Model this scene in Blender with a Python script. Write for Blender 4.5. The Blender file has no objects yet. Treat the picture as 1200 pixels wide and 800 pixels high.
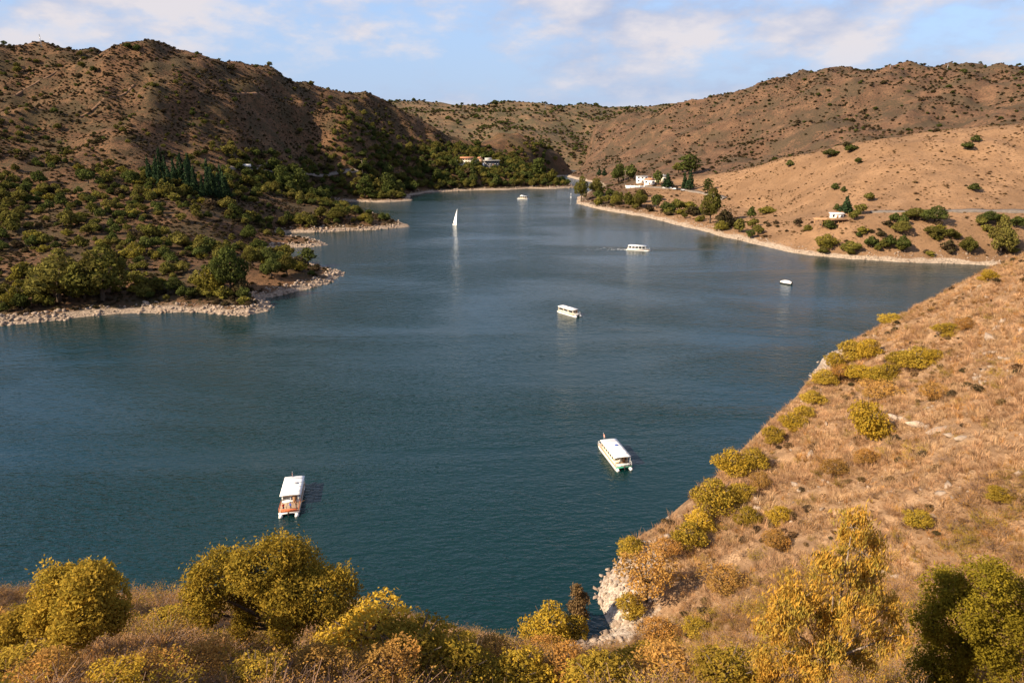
import bpy, math, random
import numpy as np
from mathutils import Vector, Matrix

# ------------------------------------------------------------------ camera, sky, sun, exposure
SC = bpy.context.scene
COL = SC.collection
R = math.radians
CAM_Z, FPX, PITCH = 75.0, 800.0, R(17.35)
cam = bpy.data.objects.new('camera', bpy.data.cameras.new('camera'))
cam.data.lens = 24.0; cam.data.sensor_width = 36.0
cam.data.clip_start = 0.5; cam.data.clip_end = 20000
cam.location = (0, 0, CAM_Z); cam.rotation_euler = (R(90) - PITCH, 0, 0)
COL.objects.link(cam); SC.camera = cam

SUN_EL = R(34); SUN_AZ = R(246)          # compass angle from +Y, clockwise: from the left, a little behind
w = bpy.data.worlds.new('World'); SC.world = w; w.use_nodes = True
def build_sky():
    nt = w.node_tree; N = nt.nodes; L = nt.links; N.clear()
    out = N.new('ShaderNodeOutputWorld'); bg = N.new('ShaderNodeBackground')
    sky = N.new('ShaderNodeTexSky'); sky.sky_type = 'NISHITA'; sky.sun_disc = False
    sky.sun_elevation = SUN_EL; sky.sun_rotation = SUN_AZ; sky.altitude = 600
    sky.air_density = 1.0; sky.dust_density = 0.3; sky.ozone_density = 4.0
    tc = N.new('ShaderNodeTexCoord'); sep = N.new('ShaderNodeSeparateXYZ')
    L.new(tc.outputs['Generated'], sep.inputs[0])
    def math_(op, a, b=None, clamp=False):
        m = N.new('ShaderNodeMath'); m.operation = op; m.use_clamp = clamp
        for i, v in enumerate((a, b)):
            if v is None: continue
            if isinstance(v, (int, float)): m.inputs[i].default_value = v
            else: L.new(v, m.inputs[i])
        return m.outputs[0]
    mpv = N.new('ShaderNodeMapping'); mpv.inputs['Scale'].default_value = (1, 1, 2.3); L.new(tc.outputs['Generated'], mpv.inputs[0]); cb = mpv
    def noise(scale, det, rough, off, dist=0.0):
        mp = N.new('ShaderNodeMapping'); mp.inputs['Location'].default_value = off
        L.new(cb.outputs[0], mp.inputs[0])
        n = N.new('ShaderNodeTexNoise'); n.inputs['Scale'].default_value = scale
        n.inputs['Detail'].default_value = det; n.inputs['Roughness'].default_value = rough
        n.inputs['Distortion'].default_value = dist
        L.new(mp.outputs[0], n.inputs['Vector']); return n.outputs['Fac']
    n1 = noise(3.6, 7, 0.55, (1.3, 4.2, 0.6), 0.0)
    n2 = noise(11.0, 5, 0.6, (0.4, 5.2, 0.0), 0.0)
    s = math_('ADD', math_('MULTIPLY', n1, 0.68), math_('MULTIPLY', n2, 0.32))
    mr = N.new('ShaderNodeMapRange'); mr.interpolation_type = 'SMOOTHSTEP'
    mr.inputs[1].default_value = 0.41; mr.inputs[2].default_value = 0.56
    L.new(s, mr.inputs[0])
    # thin near the horizon: clouds fade into the lower sky there
    hz = N.new('ShaderNodeMapRange'); hz.inputs[1].default_value = -0.02; hz.inputs[2].default_value = 0.10
    hz.inputs[3].default_value = 0.35; L.new(sep.outputs[2], hz.inputs[0])
    fac = math_('MULTIPLY', math_('MULTIPLY', mr.outputs[0], hz.outputs[0]), 0.85)
    # cloud brightness from a second, shifted sample (lit side / shaded side)
    n3 = noise(3.6, 7, 0.55, (1.345, 4.2, 0.55), 0.0)
    dl = math_('ADD', math_('ADD', math_('MULTIPLY', math_('SUBTRACT', n1, n3), 6.0), 0.5), math_('MULTIPLY', math_('SUBTRACT', n2, 0.5), 1.6), True)
    cr = N.new('ShaderNodeMix'); cr.data_type = 'RGBA'
    cr.inputs['A'].default_value = (1.85, 2.1, 2.85, 1); cr.inputs['B'].default_value = (3.45, 3.15, 3.15, 1)
    L.new(dl, cr.inputs['Factor'])
    mx = N.new('ShaderNodeMix'); mx.data_type = 'RGBA'
    L.new(fac, mx.inputs['Factor']); L.new(sky.outputs[0], mx.inputs['A']); L.new(cr.outputs['Result'], mx.inputs['B'])
    # dull lavender air low over the horizon, all the way round
    lo = N.new('ShaderNodeMapRange'); lo.interpolation_type = 'SMOOTHSTEP'; lo.inputs[1].default_value = -0.02; lo.inputs[2].default_value = 0.45
    lo.inputs[3].default_value = 0.92; lo.inputs[4].default_value = 0.0; L.new(sep.outputs[2], lo.inputs[0])
    mh = N.new('ShaderNodeMix'); mh.data_type = 'RGBA'; L.new(lo.outputs[0], mh.inputs['Factor']); L.new(sky.outputs[0], mh.inputs['A']); mh.inputs['B'].default_value = (1.65, 2.1, 3.1, 1)
    L.new(mh.outputs['Result'], mx.inputs['A'])
    L.new(mx.outputs['Result'], bg.inputs[0]); bg.inputs[1].default_value = 0.11
    L.new(bg.outputs[0], out.inputs[0])
build_sky()

sun = bpy.data.objects.new('sun', bpy.data.lights.new('sun', 'SUN'))
sun.data.energy = 5.0; sun.data.angle = R(0.53); sun.data.color = (1.0, 0.815, 0.59)
SUN_DIR = Vector((math.sin(SUN_AZ) * math.cos(SUN_EL), math.cos(SUN_AZ) * math.cos(SUN_EL), math.sin(SUN_EL)))
sun.rotation_euler = SUN_DIR.to_track_quat('Z', 'Y').to_euler()
sun.location = (-300, -150, 300)
COL.objects.link(sun)
SC.view_settings.view_transform = 'Standard'; SC.view_settings.look = 'None'
SC.view_settings.exposure = 1.15; SC.view_settings.gamma = 1.0
SC.view_settings.use_curve_mapping = False
SC.render.engine = 'CYCLES'
SC.cycles.max_bounces = 6; SC.cycles.diffuse_bounces = 2; SC.cycles.glossy_bounces = 3
SC.cycles.transmission_bounces = 3; SC.cycles.transparent_max_bounces = 4

random.seed(5)
RNG = np.random.default_rng(11)

# ------------------------------------------------------------------ small helpers
def tag(o, label=None, cat=None, group=None, kind=None):
    if label: o['label'] = label
    if cat: o['category'] = cat
    if group: o['group'] = group
    if kind: o['kind'] = kind
    return o

def mesh_np(name, verts, faces, mat=None, smooth=False, mats=None, midx=None):
    """verts (N,3), faces: array (M,3|4) or list of such arrays"""
    if isinstance(faces, np.ndarray): faces = [faces]
    faces = [np.asarray(f, dtype=np.int32) for f in faces if len(f)]
    me = bpy.data.meshes.new(name)
    v = np.asarray(verts, dtype=np.float32)
    me.vertices.add(len(v)); me.vertices.foreach_set('co', v.ravel())
    nl = sum(f.size for f in faces); npoly = sum(len(f) for f in faces)
    me.loops.add(nl); me.loops.foreach_set('vertex_index', np.concatenate([f.ravel() for f in faces]))
    me.polygons.add(npoly)
    tot = np.concatenate([np.full(len(f), f.shape[1], dtype=np.int32) for f in faces])
    st = np.zeros(npoly, dtype=np.int32); st[1:] = np.cumsum(tot)[:-1]
    me.polygons.foreach_set('loop_start', st); me.polygons.foreach_set('loop_total', tot)
    if mats:
        for m in mats: me.materials.append(m)
    elif mat: me.materials.append(mat)
    if midx is not None: me.polygons.foreach_set('material_index', np.asarray(midx, dtype=np.int32))
    if smooth: me.polygons.foreach_set('use_smooth', np.ones(npoly, dtype=bool))
    me.update(calc_edges=True); me.validate()
    return me

class MB:
    """collects simple solids into one mesh"""
    def __init__(s): s.v = []; s.q = []; s.t = []; s.n = 0
    def add(s, v, q=(), t=()):
        s.v.append(np.asarray(v, dtype=float))
        if len(q): s.q.append(np.asarray(q, dtype=int) + s.n)
        if len(t): s.t.append(np.asarray(t, dtype=int) + s.n)
        s.n += len(v); return s
    def box(s, c, d, rz=0.0, taper=1.0, ch=0.0):
        x, y, z = d[0] / 2, d[1] / 2, d[2] / 2
        ch = min(ch, x * .45, y * .45, z * .45)
        if ch <= 0:
            v = np.array([(sx * x * (taper if sz > 0 else 1), sy * y * (taper if sz > 0 else 1), sz * z)
                          for sz in (-1, 1) for sx, sy in ((-1, -1), (1, -1), (1, 1), (-1, 1))])
            q = [(3, 2, 1, 0), (4, 5, 6, 7), (0, 1, 5, 4), (1, 2, 6, 5), (2, 3, 7, 6), (3, 0, 4, 7)]
        else:                                     # chamfered vertical rings
            rings = []
            for zz, k in ((-z, ch), (-z + ch, 0), (z - ch, 0), (z, ch)):
                tp = taper if zz > 0 else 1
                rings += [(sx * (x * tp - k - (0 if a else ch) * 0), sy * (y * tp - k), zz) for a, (sx, sy) in enumerate(((-1, -1), (1, -1), (1, 1), (-1, 1)))]
            v = np.array(rings); q = [(3, 2, 1, 0), (12, 13, 14, 15)]
            for r in range(3):
                for i in range(4):
                    j = (i + 1) % 4; q.append((r * 4 + i, r * 4 + j, r * 4 + 4 + j, r * 4 + 4 + i))
        c_, s_ = math.cos(rz), math.sin(rz)
        v = v @ np.array([[c_, s_, 0], [-s_, c_, 0], [0, 0, 1]]) + np.asarray(c)
        return s.add(v, q)
    def tube(s, pts, rad, n=6, cap=True):
        pts = np.asarray(pts, dtype=float); m = len(pts)
        rad = np.full(m, rad) if np.isscalar(rad) else np.asarray(rad)
        tan = np.gradient(pts, axis=0); tan /= np.linalg.norm(tan, axis=1)[:, None] + 1e-9
        up = np.array([0, 0, 1.0]) if abs(tan[0][2]) < .9 else np.array([1.0, 0, 0])
        a = np.cross(tan, up); a /= np.linalg.norm(a, axis=1)[:, None] + 1e-9
        b = np.cross(a, tan)
        th = np.arange(n) / n * 2 * np.pi
        v = (pts[:, None] + rad[:, None, None] * (np.cos(th)[None, :, None] * a[:, None] + np.sin(th)[None, :, None] * b[:, None])).reshape(-1, 3)
        i = np.arange(m - 1)[:, None] * n; k = np.arange(n)[None]; k2 = (k + 1) % n
        q = np.stack([i + k, i + n + k, i + n + k2, i + k2], -1).reshape(-1, 4)
        t = []
        if cap:
            v = np.vstack([v, pts[0], pts[-1]]); c0, c1 = m * n, m * n + 1
            for j in range(n):
                t.append((c0, j, (j + 1) % n)); t.append((c1, (m - 1) * n + (j + 1) % n, (m - 1) * n + j))
        return s.add(v, q, t)
    def build(s, name, mat, parent=None, smooth=False):
        fs = []
        if s.q: fs.append(np.vstack(s.q))
        if s.t: fs.append(np.vstack(s.t))
        me = mesh_np(name, np.vstack(s.v), fs, mat, smooth)
        return obj(name, me, parent)

def obj(name, me, parent=None, loc=None, rz=0.0, scale=None):
    o = bpy.data.objects.new(name, me); COL.objects.link(o)
    if parent: o.parent = parent
    if loc is not None: o.location = loc
    if rz: o.rotation_euler = (0, 0, rz)
    if scale is not None: o.scale = scale if hasattr(scale, '__len__') else (scale,) * 3
    return o
def empty(name, loc, rz=0.0, label=None, cat=None, group=None):
    o = bpy.data.objects.new(name, None); COL.objects.link(o); o.location = loc; o.rotation_euler = (0, 0, rz)
    o.empty_display_size = 0.2
    return tag(o, label, cat, group)

# ------------------------------------------------------------------ noise (numpy)
_perm = np.random.default_rng(3).permutation(512)
_ang = np.random.default_rng(4).random(512) * 2 * np.pi
def pnoise(x, y):
    xi = np.floor(x).astype(int); yi = np.floor(y).astype(int); xf = x - xi; yf = y - yi
    u = xf * xf * xf * (xf * (xf * 6 - 15) + 10); v = yf * yf * yf * (yf * (yf * 6 - 15) + 10)
    def g(ix, iy, dx, dy):
        h = _perm[(_perm[ix & 511] + iy) & 511]; a = _ang[h]; return np.cos(a) * dx + np.sin(a) * dy
    a = g(xi, yi, xf, yf); b = g(xi + 1, yi, xf - 1, yf); c = g(xi, yi + 1, xf, yf - 1); d = g(xi + 1, yi + 1, xf - 1, yf - 1)
    return ((a * (1 - u) + b * u) * (1 - v) + (c * (1 - u) + d * u) * v) * 1.5
def fbm(x, y, sc, oct=4, gain=0.5, off=0.0):
    r = 0; a = 1.0; f = 1.0 / sc
    for i in range(oct):
        r = r + a * pnoise(x * f + off + 17.3 * i, y * f + off * 1.7 + 9.1 * i); a *= gain; f *= 2.03
    return r
def ridged(x, y, sc, oct=3, off=0.0):
    r = 0; a = 1.0; f = 1.0 / sc
    for i in range(oct):
        r = r + a * (1 - 2 * np.abs(pnoise(x * f + off + 5.3 * i, y * f + off + 3.1 * i))); a *= .5; f *= 2.1
    return r
def sstep(a, b, x):
    t = np.clip((x - a) / (b - a), 0, 1); return t * t * (3 - 2 * t)

# ------------------------------------------------------------------ survey: sight lines of the photograph -> points of the place
CP, SP = math.cos(PITCH), math.sin(PITCH)
def ray(px, py):
    u = (px - 600) / FPX; v = (400 - py) / FPX
    return np.array((u, CP + v * SP, -SP + v * CP))
def W(px, py):
    d = ray(px, py); t = CAM_Z / -d[2]; return (d[0] * t, d[1] * t)
KD = 0.857
def H(px, py, dist):
    d = ray(px, py); t = dist * KD / d[1]; return (d[0] * t, d[1] * t, CAM_Z + d[2] * t)
def project(P):
    P = np.asarray(P, dtype=float); x, y, z = P[..., 0], P[..., 1], P[..., 2] - CAM_Z
    dep = y * CP - z * SP; v = y * SP + z * CP
    dep = np.where(dep < .1, .1, dep)
    return 600 + FPX * x / dep, 400 - FPX * v / dep, dep

class TPS:
    def __init__(s, pts, lam=0.0):
        p = np.array(pts, dtype=float); s.c = p[:, :2]; n = len(p); s.k = 300.0
        D = np.linalg.norm(s.c[:, None] - s.c[None], axis=2) / s.k
        K = np.where(D > 0, D * D * np.log(D + 1e-12), 0) + lam * np.eye(n)
        Pm = np.hstack([np.ones((n, 1)), s.c / s.k])
        A = np.block([[K, Pm], [Pm.T, np.zeros((3, 3))]])
        s.w = np.linalg.solve(A, np.concatenate([p[:, 2], np.zeros(3)]))
    def __call__(s, x, y):
        q = np.stack([x.ravel(), y.ravel()], 1); out = np.empty(len(q)); n = len(s.c)
        for i in range(0, len(q), 20000):
            b = q[i:i + 20000]; D = np.linalg.norm(b[:, None] - s.c[None], axis=2) / s.k
            out[i:i + 20000] = np.where(D > 0, D * D * np.log(D + 1e-12), 0) @ s.w[:n] + s.w[n] + (b / s.k) @ s.w[n + 1:]
        return out.reshape(x.shape)

def sdist(x, y, poly):
    """signed distance to a shoreline polygon, positive on land"""
    px, py = x.ravel(), y.ravel(); P = np.array(poly); Q = np.roll(P, -1, 0)
    best = np.full(px.shape, 1e18); ins = np.zeros(px.shape, bool)
    for a, b in zip(P, Q):
        ab = b - a; l2 = ab @ ab + 1e-9
        t = np.clip(((px - a[0]) * ab[0] + (py - a[1]) * ab[1]) / l2, 0, 1)
        d = (px - a[0] - t * ab[0]) ** 2 + (py - a[1] - t * ab[1]) ** 2
        best = np.minimum(best, d)
        cond = (a[1] > py) != (b[1] > py)
        xc = a[0] + (py - a[1]) / (ab[1] if abs(ab[1]) > 1e-9 else 1e-9) * ab[0]
        ins ^= cond & (px < xc)
    return (np.where(ins, 1, -1) * np.sqrt(best)).reshape(x.shape)

class Terrain:
    def __init__(s, x0, x1, y0, y1, st, ctrl, poly, bank, detail, lam=0.0, blend=40.0):
        s.x0, s.y0, s.st = x0, y0, st
        xs = np.arange(x0, x1 + st, st); ys = np.arange(y0, y1 + st, st)
        s.nx, s.ny = len(xs), len(ys)
        X, Y = np.meshgrid(xs, ys); s.X, s.Y = X, Y
        h = TPS(ctrl, lam)(X, Y)
        if poly is not None:
            sd = sdist(X, Y, poly); sd = sd + fbm(X, Y, 22, 3) * 1.3 * np.clip(st / 2.5, .4, 1.5)
            b = bank(X, Y, sd)
            k = sstep(0, blend, sd)
            land = np.maximum(b * (1 - k) + np.maximum(h, b * .6) * k, 0.02)
            det = detail(X, Y, land, sd) * sstep(2, blend * 1.2, sd)
            h = np.where(sd > 0, np.maximum(land + det, .05 + .03 * np.clip(sd, 0, 20)), np.maximum(sd * .35, -9))
        else:
            sd = np.full(X.shape, 500.0); h = h + detail(X, Y, h, sd)
        s.Z = h; s.sd = sd
    def z(s, x, y):
        fx = np.clip((np.asarray(x) - s.x0) / s.st, 0, s.nx - 1.001); fy = np.clip((np.asarray(y) - s.y0) / s.st, 0, s.ny - 1.001)
        i = fx.astype(int); j = fy.astype(int); u = fx - i; v = fy - j; Z = s.Z
        return (Z[j, i] * (1 - u) + Z[j, i + 1] * u) * (1 - v) + (Z[j + 1, i] * (1 - u) + Z[j + 1, i + 1] * u) * v
    def samp(s, A, x, y):
        i = np.clip(((np.asarray(x) - s.x0) / s.st).round().astype(int), 0, s.nx - 1); j = np.clip(((np.asarray(y) - s.y0) / s.st).round().astype(int), 0, s.ny - 1)
        return A[j, i]
    def inside(s, x, y):
        return (x > s.x0) & (x < s.x0 + (s.nx - 1) * s.st) & (y > s.y0) & (y < s.y0 + (s.ny - 1) * s.st)
    def build(s, name, mat, attrs):
        n, m = s.ny, s.nx
        v = np.stack([s.X, s.Y, s.Z], -1).reshape(-1, 3)
        idx = np.arange(n * m).reshape(n, m)
        q = np.stack([idx[:-1, :-1], idx[:-1, 1:], idx[1:, 1:], idx[1:, :-1]], -1)
        zm = np.maximum.reduce([s.Z[:-1, :-1], s.Z[:-1, 1:], s.Z[1:, 1:], s.Z[1:, :-1]])
        q = q[zm > -5.0].reshape(-1, 4)                       # nothing is needed deep under the opaque lake
        used = np.unique(q); remap = np.full(n * m, -1); remap[used] = np.arange(len(used))
        me = mesh_np(name, v[used], remap[q], mat, smooth=True)
        for k, A in attrs.items():
            at = me.attributes.new(k, 'FLOAT', 'POINT'); at.data.foreach_set('value', A.reshape(-1)[used].astype(np.float32))
        return tag(obj(name, me), kind='structure')

# ---- shorelines (sight lines to water level) and relief (sight lines + distances)
def ring(pts): return [W(*p) for p in pts]
# near hillside: we stand on it, and it runs out to the right as a spur
near_shore = [(-500, 98), (-160, 92), (-70, 90), (-20, 89)] + ring([(640, 757), (690, 752), (716, 738), (700, 700), (706, 678), (728, 655), (738, 636), (778, 612), (850, 546), (905, 490), (935, 462), (958, 432), (964, 420), (985, 409)]) + [(150, 262), (230, 290), (620, 330), (620, -200), (-500, -200)]
near_ctrl = [H(*p) for p in [
    (-300, 800, 32), (0, 800, 31), (200, 800, 31), (400, 800, 34), (560, 800, 46), (700, 800, 60), (850, 805, 52), (1000, 815, 44), (1200, 815, 42), (1400, 800, 42),
    (-300, 735, 45), (0, 745, 44), (100, 750, 45), (200, 755, 46), (310, 768, 47), (450, 765, 56), (560, 772, 70), (640, 768, 88),
    (780, 760, 88), (900, 760, 76), (1050, 740, 72), (1200, 720, 68),
    (780, 690, 112), (900, 650, 108), (1000, 640, 100), (1200, 620, 86),
    (850, 600, 143), (950, 540, 150), (1100, 520, 124), (1200, 500, 112),
    (1000, 470, 200), (1100, 430, 190), (1200, 400, 168),
    (1010, 403, 256), (1050, 383, 254), (1100, 362, 250), (1150, 340, 246), (1200, 319, 242), (1300, 280, 235), (1500, 215, 225)]]
near_ctrl += [(0, 0, 72.8), (-60, 0, 71), (60, 0, 73), (0, 12, 57), (-40, 12, 57), (40, 12, 60), (0, -40, 82), (-120, -40, 80), (120, -30, 86), (-160, 10, 62), (180, 20, 88), (220, 120, 92), (300, 0, 105), (320, 200, 88), (500, 100, 130), (500, 250, 90), (-300, 0, 65), (-300, -100, 90), (0, -150, 110), (400, -150, 140),
              (-160, 60, 28), (-60, 62, 26), (-20, 70, 18), (-100, 90, 2), (-200, 90, 2), (-45, 86, 3)]
near_ctrl += [(x, y, 0) for x, y in near_shore[4:18]]
def near_bank(x, y, sd): return np.clip(sd, 0, 60) * .55 + 1.1 * sstep(0, 3, sd)
def near_detail(x, y, z, sd):
    return fbm(x, y, 28, 4) * 2.1 + fbm(x, y, 6, 3, off=4.) * .6 + (ridged(x * .8 + y * .6, y * .35 - x * .45, 15, 3, 3.) - .6) * .9
T1 = Terrain(-170, 330, -20, 330, 0.8, near_ctrl, near_shore, near_bank, near_detail, 0.002, 14)

left_shore = [(-1500, 230)] + ring([(-150, 398), (0, 382), (60, 376), (110, 371), (150, 367), (200, 366), (240, 366), (287, 370), (312, 365), (321, 358), (305, 350), (327, 347), (360, 339), (390, 331), (403, 319), (380, 314), (358, 309), (330, 299), (318, 293), (332, 290.5), (362, 290), (383, 287), (373, 282), (350, 279), (330, 276), (340, 273), (362, 272.5), (400, 271), (437, 269.5), (481, 266), (468, 260), (440, 251), (405, 244), (385, 239), (405, 236), (450, 237.5), (483, 235), (480, 229.5), (500, 226), (515, 225), (560, 223), (595, 222.7), (619, 221), (645, 221.7), (674, 220), (668, 215), (650, 214), (640, 211), (646, 208.5), (660, 206.5)]) + [(110, 1180), (60, 1500), (-1500, 1600)]
lc = []
for k, cx in enumerate((-600, -300, -120)):
    lc += [(cx, 340, 345), (cx, 300, 395), (cx, 250, 470), (cx, 200, 560), (cx, 150, 670), (cx, 100, 790), (cx, 58, 890), (cx, 70, 1000)]
lc += [(0, 340, 345), (0, 300, 398), (0, 250, 480), (0, 200, 565), (0, 150, 675), (0, 100, 800), (0, 57, 890), (0, 75, 1020),
       (75, 340, 350), (75, 300, 402), (75, 250, 488), (75, 200, 580), (75, 150, 690), (75, 100, 810), (75, 56, 900), (75, 75, 1030),
       (150, 335, 352), (150, 300, 410), (150, 250, 498), (150, 205, 590), (150, 150, 690), (150, 100, 790), (150, 54, 875), (150, 75, 1000),
       (225, 340, 352), (225, 300, 415), (225, 250, 510), (225, 205, 640), (225, 165, 730), (225, 120, 800), (225, 67, 880), (225, 85, 1000),
       (300, 330, 375), (300, 305, 425), (300, 270, 530), (300, 250, 590), (300, 207, 730), (300, 195, 770), (300, 150, 850), (300, 100, 930), (300, 74, 980), (300, 90, 1080),
       (370, 320, 405), (365, 262, 600), (370, 240, 700), (370, 207, 850), (370, 198, 890), (370, 150, 960), (370, 120, 1020), (370, 104, 1080), (370, 120, 1180),
       (400, 130, 985), (415, 152, 960), (428, 178, 935), (420, 200, 905), (470, 158, 1110), (490, 175, 1085), (510, 192, 1060), (470, 195, 1010),
       (430, 114, 1140), (470, 128, 1170), (430, 130, 1240), (500, 147, 1190), (530, 166, 1210), (560, 180, 1220), (530, 180, 1120), (560, 197, 1100),
       (420, 256, 615), (440, 262, 622), (450, 232, 880), (440, 220, 920), (440, 207, 950), (500, 215, 1010), (500, 202, 1045), (560, 210, 1060), (575, 195, 1110), (600, 203, 1090), (600, 190, 1150), (640, 212, 1090), (625, 205, 1130),
       (570, 163, 1350), (600, 157, 1350), (625, 168, 1330), (640, 182, 1300), (650, 195, 1275), (600, 175, 1480), (540, 172, 1400)]
left_ctrl = [H(*p) for p in lc] + [(x, y, 0) for x, y in left_shore[1:-4:2]] + [(-900, 1100, 120), (-500, 1200, 60), (-200, 1300, 40), (-1300, 700, 150)]
def left_bank(x, y, sd): return np.clip(sd, 0, 50) * .17 + 1.2 * sstep(0, 5, sd)
def hill_detail(x, y, z, sd):
    k = sstep(12, 70, z)
    return (ridged(x, y, 130, 3, 2.) - 1.05) * 9 * k + fbm(x, y, 45, 4) * (1.2 + 2.4 * k) + fbm(x, y, 12, 3, off=7.) * .55
T2 = Terrain(-1150, 180, 240, 1320, 3.0, left_ctrl, left_shore, left_bank, hill_detail, 0.004, 32)

right_shore = ring([(675, 238), (690, 242.5), (705, 246), (750, 253), (800, 265), (850, 278), (900, 290), (925, 295), (950, 299), (1000, 304), (1080, 308), (1150, 310.5), (1200, 313), (1500, 322)]) + [(1500, 380), (1500, 1900), (180, 1900), (130, 1300)] + ring([(661, 206.5), (673, 209.5), (686, 212), (705, 216), (704, 220), (690, 225), (679, 231)])
rc = [(700, 238, 810), (715, 228, 845), (735, 222, 865), (765, 219, 870), (790, 221, 850), (820, 228, 805), (850, 240, 745), (880, 247, 705), (900, 250, 675),
      (760, 210, 900), (800, 212, 900), (830, 215, 860), (840, 208, 880), (870, 225, 770), (900, 225, 740), (900, 192, 800), (930, 187, 775), (960, 183, 750), (950, 250, 590), (985, 254, 525), (985, 280, 480), (985, 215, 620), (985, 178, 715), (1030, 166, 700), (1100, 158, 690), (1150, 153, 680), (1200, 148, 670),
      (1050, 250, 515), (1100, 250, 515), (1100, 285, 465), (1100, 205, 585), (1200, 250, 508), (1200, 285, 460), (1200, 200, 575), (1400, 250, 490), (1400, 190, 570), (1400, 130, 650), (1700, 230, 480), (1700, 130, 600),
      (900, 186, 900), (985, 178, 815), (1100, 160, 800), (1200, 150, 785),
      (985, 150, 950), (985, 110, 1080), (985, 84, 1180), (985, 95, 1320), (1050, 115, 1010), (1050, 80, 1130), (1050, 95, 1280), (1120, 115, 980), (1120, 80, 1090), (1120, 95, 1250), (1200, 110, 940), (1200, 82, 1050), (1200, 95, 1200), (1400, 100, 900), (1400, 85, 1000), (1700, 85, 950),
      (900, 160, 1050), (900, 130, 1150), (900, 99, 1250), (900, 110, 1400), (830, 188, 1050), (830, 150, 1190), (830, 116, 1340), (830, 130, 1480), (780, 195, 1080), (780, 160, 1270), (780, 123, 1470), (780, 135, 1600), (720, 197, 1200), (720, 165, 1430), (728, 136, 1680), (728, 150, 1850), (690, 197, 1340), (680, 175, 1560), (665, 190, 1500), (950, 145, 1010), (950, 90, 1200)]
right_ctrl = [H(*p) for p in rc] + [(x, y, 0) for x, y in right_shore[0:13:2] + right_shore[-7::2]]
def right_bank(x, y, sd): return np.clip(sd, 0, 50) * .2 + 1.4 * sstep(0, 5, sd)
def right_detail(x, y, z, sd):
    far = sstep(0, 60, y - golden_line(x)); k = sstep(15, 60, z)
    return ((ridged(x, y, 120, 3, 5.) - 1.05) * 9 * far + fbm(x, y, 40, 4, off=3.) * (2.0 + 1.4 * far)) * k + fbm(x, y, 12, 4, off=1.) * .8
_gl = np.array([H(*p)[:2] for p in [(835, 208, 905), (900, 192, 840), (960, 183, 790), (1030, 166, 735), (1100, 158, 722), (1200, 148, 700), (1500, 130, 700)]])
_gl = _gl[np.argsort(_gl[:, 0])]
def golden_line(x): return np.interp(x, _gl[:, 0], _gl[:, 1])
T3 = Terrain(60, 1260, 300, 1800, 4.0, right_ctrl, right_shore, right_bank, right_detail, 0.004, 30)

far_ctrl = [H(*p) for p in [(100, 120, 2500), (300, 120, 2450), (430, 121, 2400), (475, 124, 2350), (520, 127, 2300), (560, 131, 2250), (600, 125, 2300), (640, 128, 2300), (680, 127, 2350), (720, 134, 2350), (800, 128, 2500), (950, 120, 2600), (1200, 120, 2700)]]
far_ctrl += [H(*p) for p in [(300, 165, 1900), (480, 160, 1850), (560, 165, 1800), (620, 160, 1850), (680, 165, 1950), (560, 190, 1600), (620, 195, 1550), (665, 198, 1550)]]
far_ctrl += [(-900, 1500, 30), (-400, 1300, 5), (0, 1200, -5), (110, 1200, -4), (300, 1400, 5), (900, 1600, 10), (-1500, 1700, 60), (1500, 1700, 40), (-1500, 2600, 140), (-500, 2600, 120), (300, 2700, 110), (1500, 2700, 150), (0, 2400, 90), (-800, 2400, 100)]
def far_detail(x, y, z, sd): return (ridged(x, y, 260, 3, 8.) - .2) * 9 * sstep(15, 70, z) + fbm(x, y, 60, 3) * 3
T4 = Terrain(-1800, 1800, 1150, 2750, 10.0, far_ctrl, None, None, far_detail, 0.01)
TT = (T1, T2, T3, T4)
def gz(x, y):
    r = np.full(np.shape(x), -9.0)
    for T in TT: r = np.where(T.inside(x, y), np.maximum(r, T.z(x, y)), r)
    return r
def G(px, py, tmin=8.0, tmax=3200.0):
    """where the sight line through a photo point meets the ground"""
    d = ray(px, py); t = tmin * (tmax / tmin) ** np.linspace(0, 1, 2600)
    P = d[None] * t[:, None]; z = CAM_Z + P[:, 2]
    g = np.maximum(gz(P[:, 0], P[:, 1]), 0.0)
    hit = np.nonzero(z <= g)[0]
    i = hit[0] if len(hit) else len(t) - 1
    return Vector((P[i, 0], P[i, 1], float(g[i])))
def visible(P, n=70):
    """which of the points are not hidden behind the ground, and in or near the frame"""
    P = np.asarray(P, dtype=float); C = np.array((0, 0, CAM_Z)); px, py, dep = project(P)
    ok = (px > -260) & (px < 1500) & (py > -40) & (py < 1000) & (P[:, 1] > 2)
    for k in np.linspace(.03, .985, n):
        q = C + (P - C) * k; ok &= gz(q[:, 0], q[:, 1]) < q[:, 2] + .3
    return ok

# ------------------------------------------------------------------ materials
def new_mat(name):
    m = bpy.data.materials.new(name); m.use_nodes = True; m.node_tree.nodes.clear()
    return m, m.node_tree.nodes, m.node_tree.links
def c4(c): return (c[0], c[1], c[2], 1)
def n_mix(N, L, fac, a, b, mode='MIX'):
    m = N.new('ShaderNodeMix'); m.data_type = 'RGBA'; m.blend_type = mode
    for k, v in (('Factor', fac), ('A', a), ('B', b)):
        if isinstance(v, (int, float)): m.inputs[k].default_value = v
        elif isinstance(v, tuple): m.inputs[k].default_value = c4(v)
        else: L.new(v, m.inputs[k])
    return m.outputs['Result']
def n_noise(N, L, scale, det=4, rough=.55, vec=None, dist=0.0):
    n = N.new('ShaderNodeTexNoise'); n.inputs['Scale'].default_value = scale; n.inputs['Detail'].default_value = det
    n.inputs['Roughness'].default_value = rough; n.inputs['Distortion'].default_value = dist
    if vec: L.new(vec, n.inputs['Vector'])
    return n.outputs['Fac']
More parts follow.
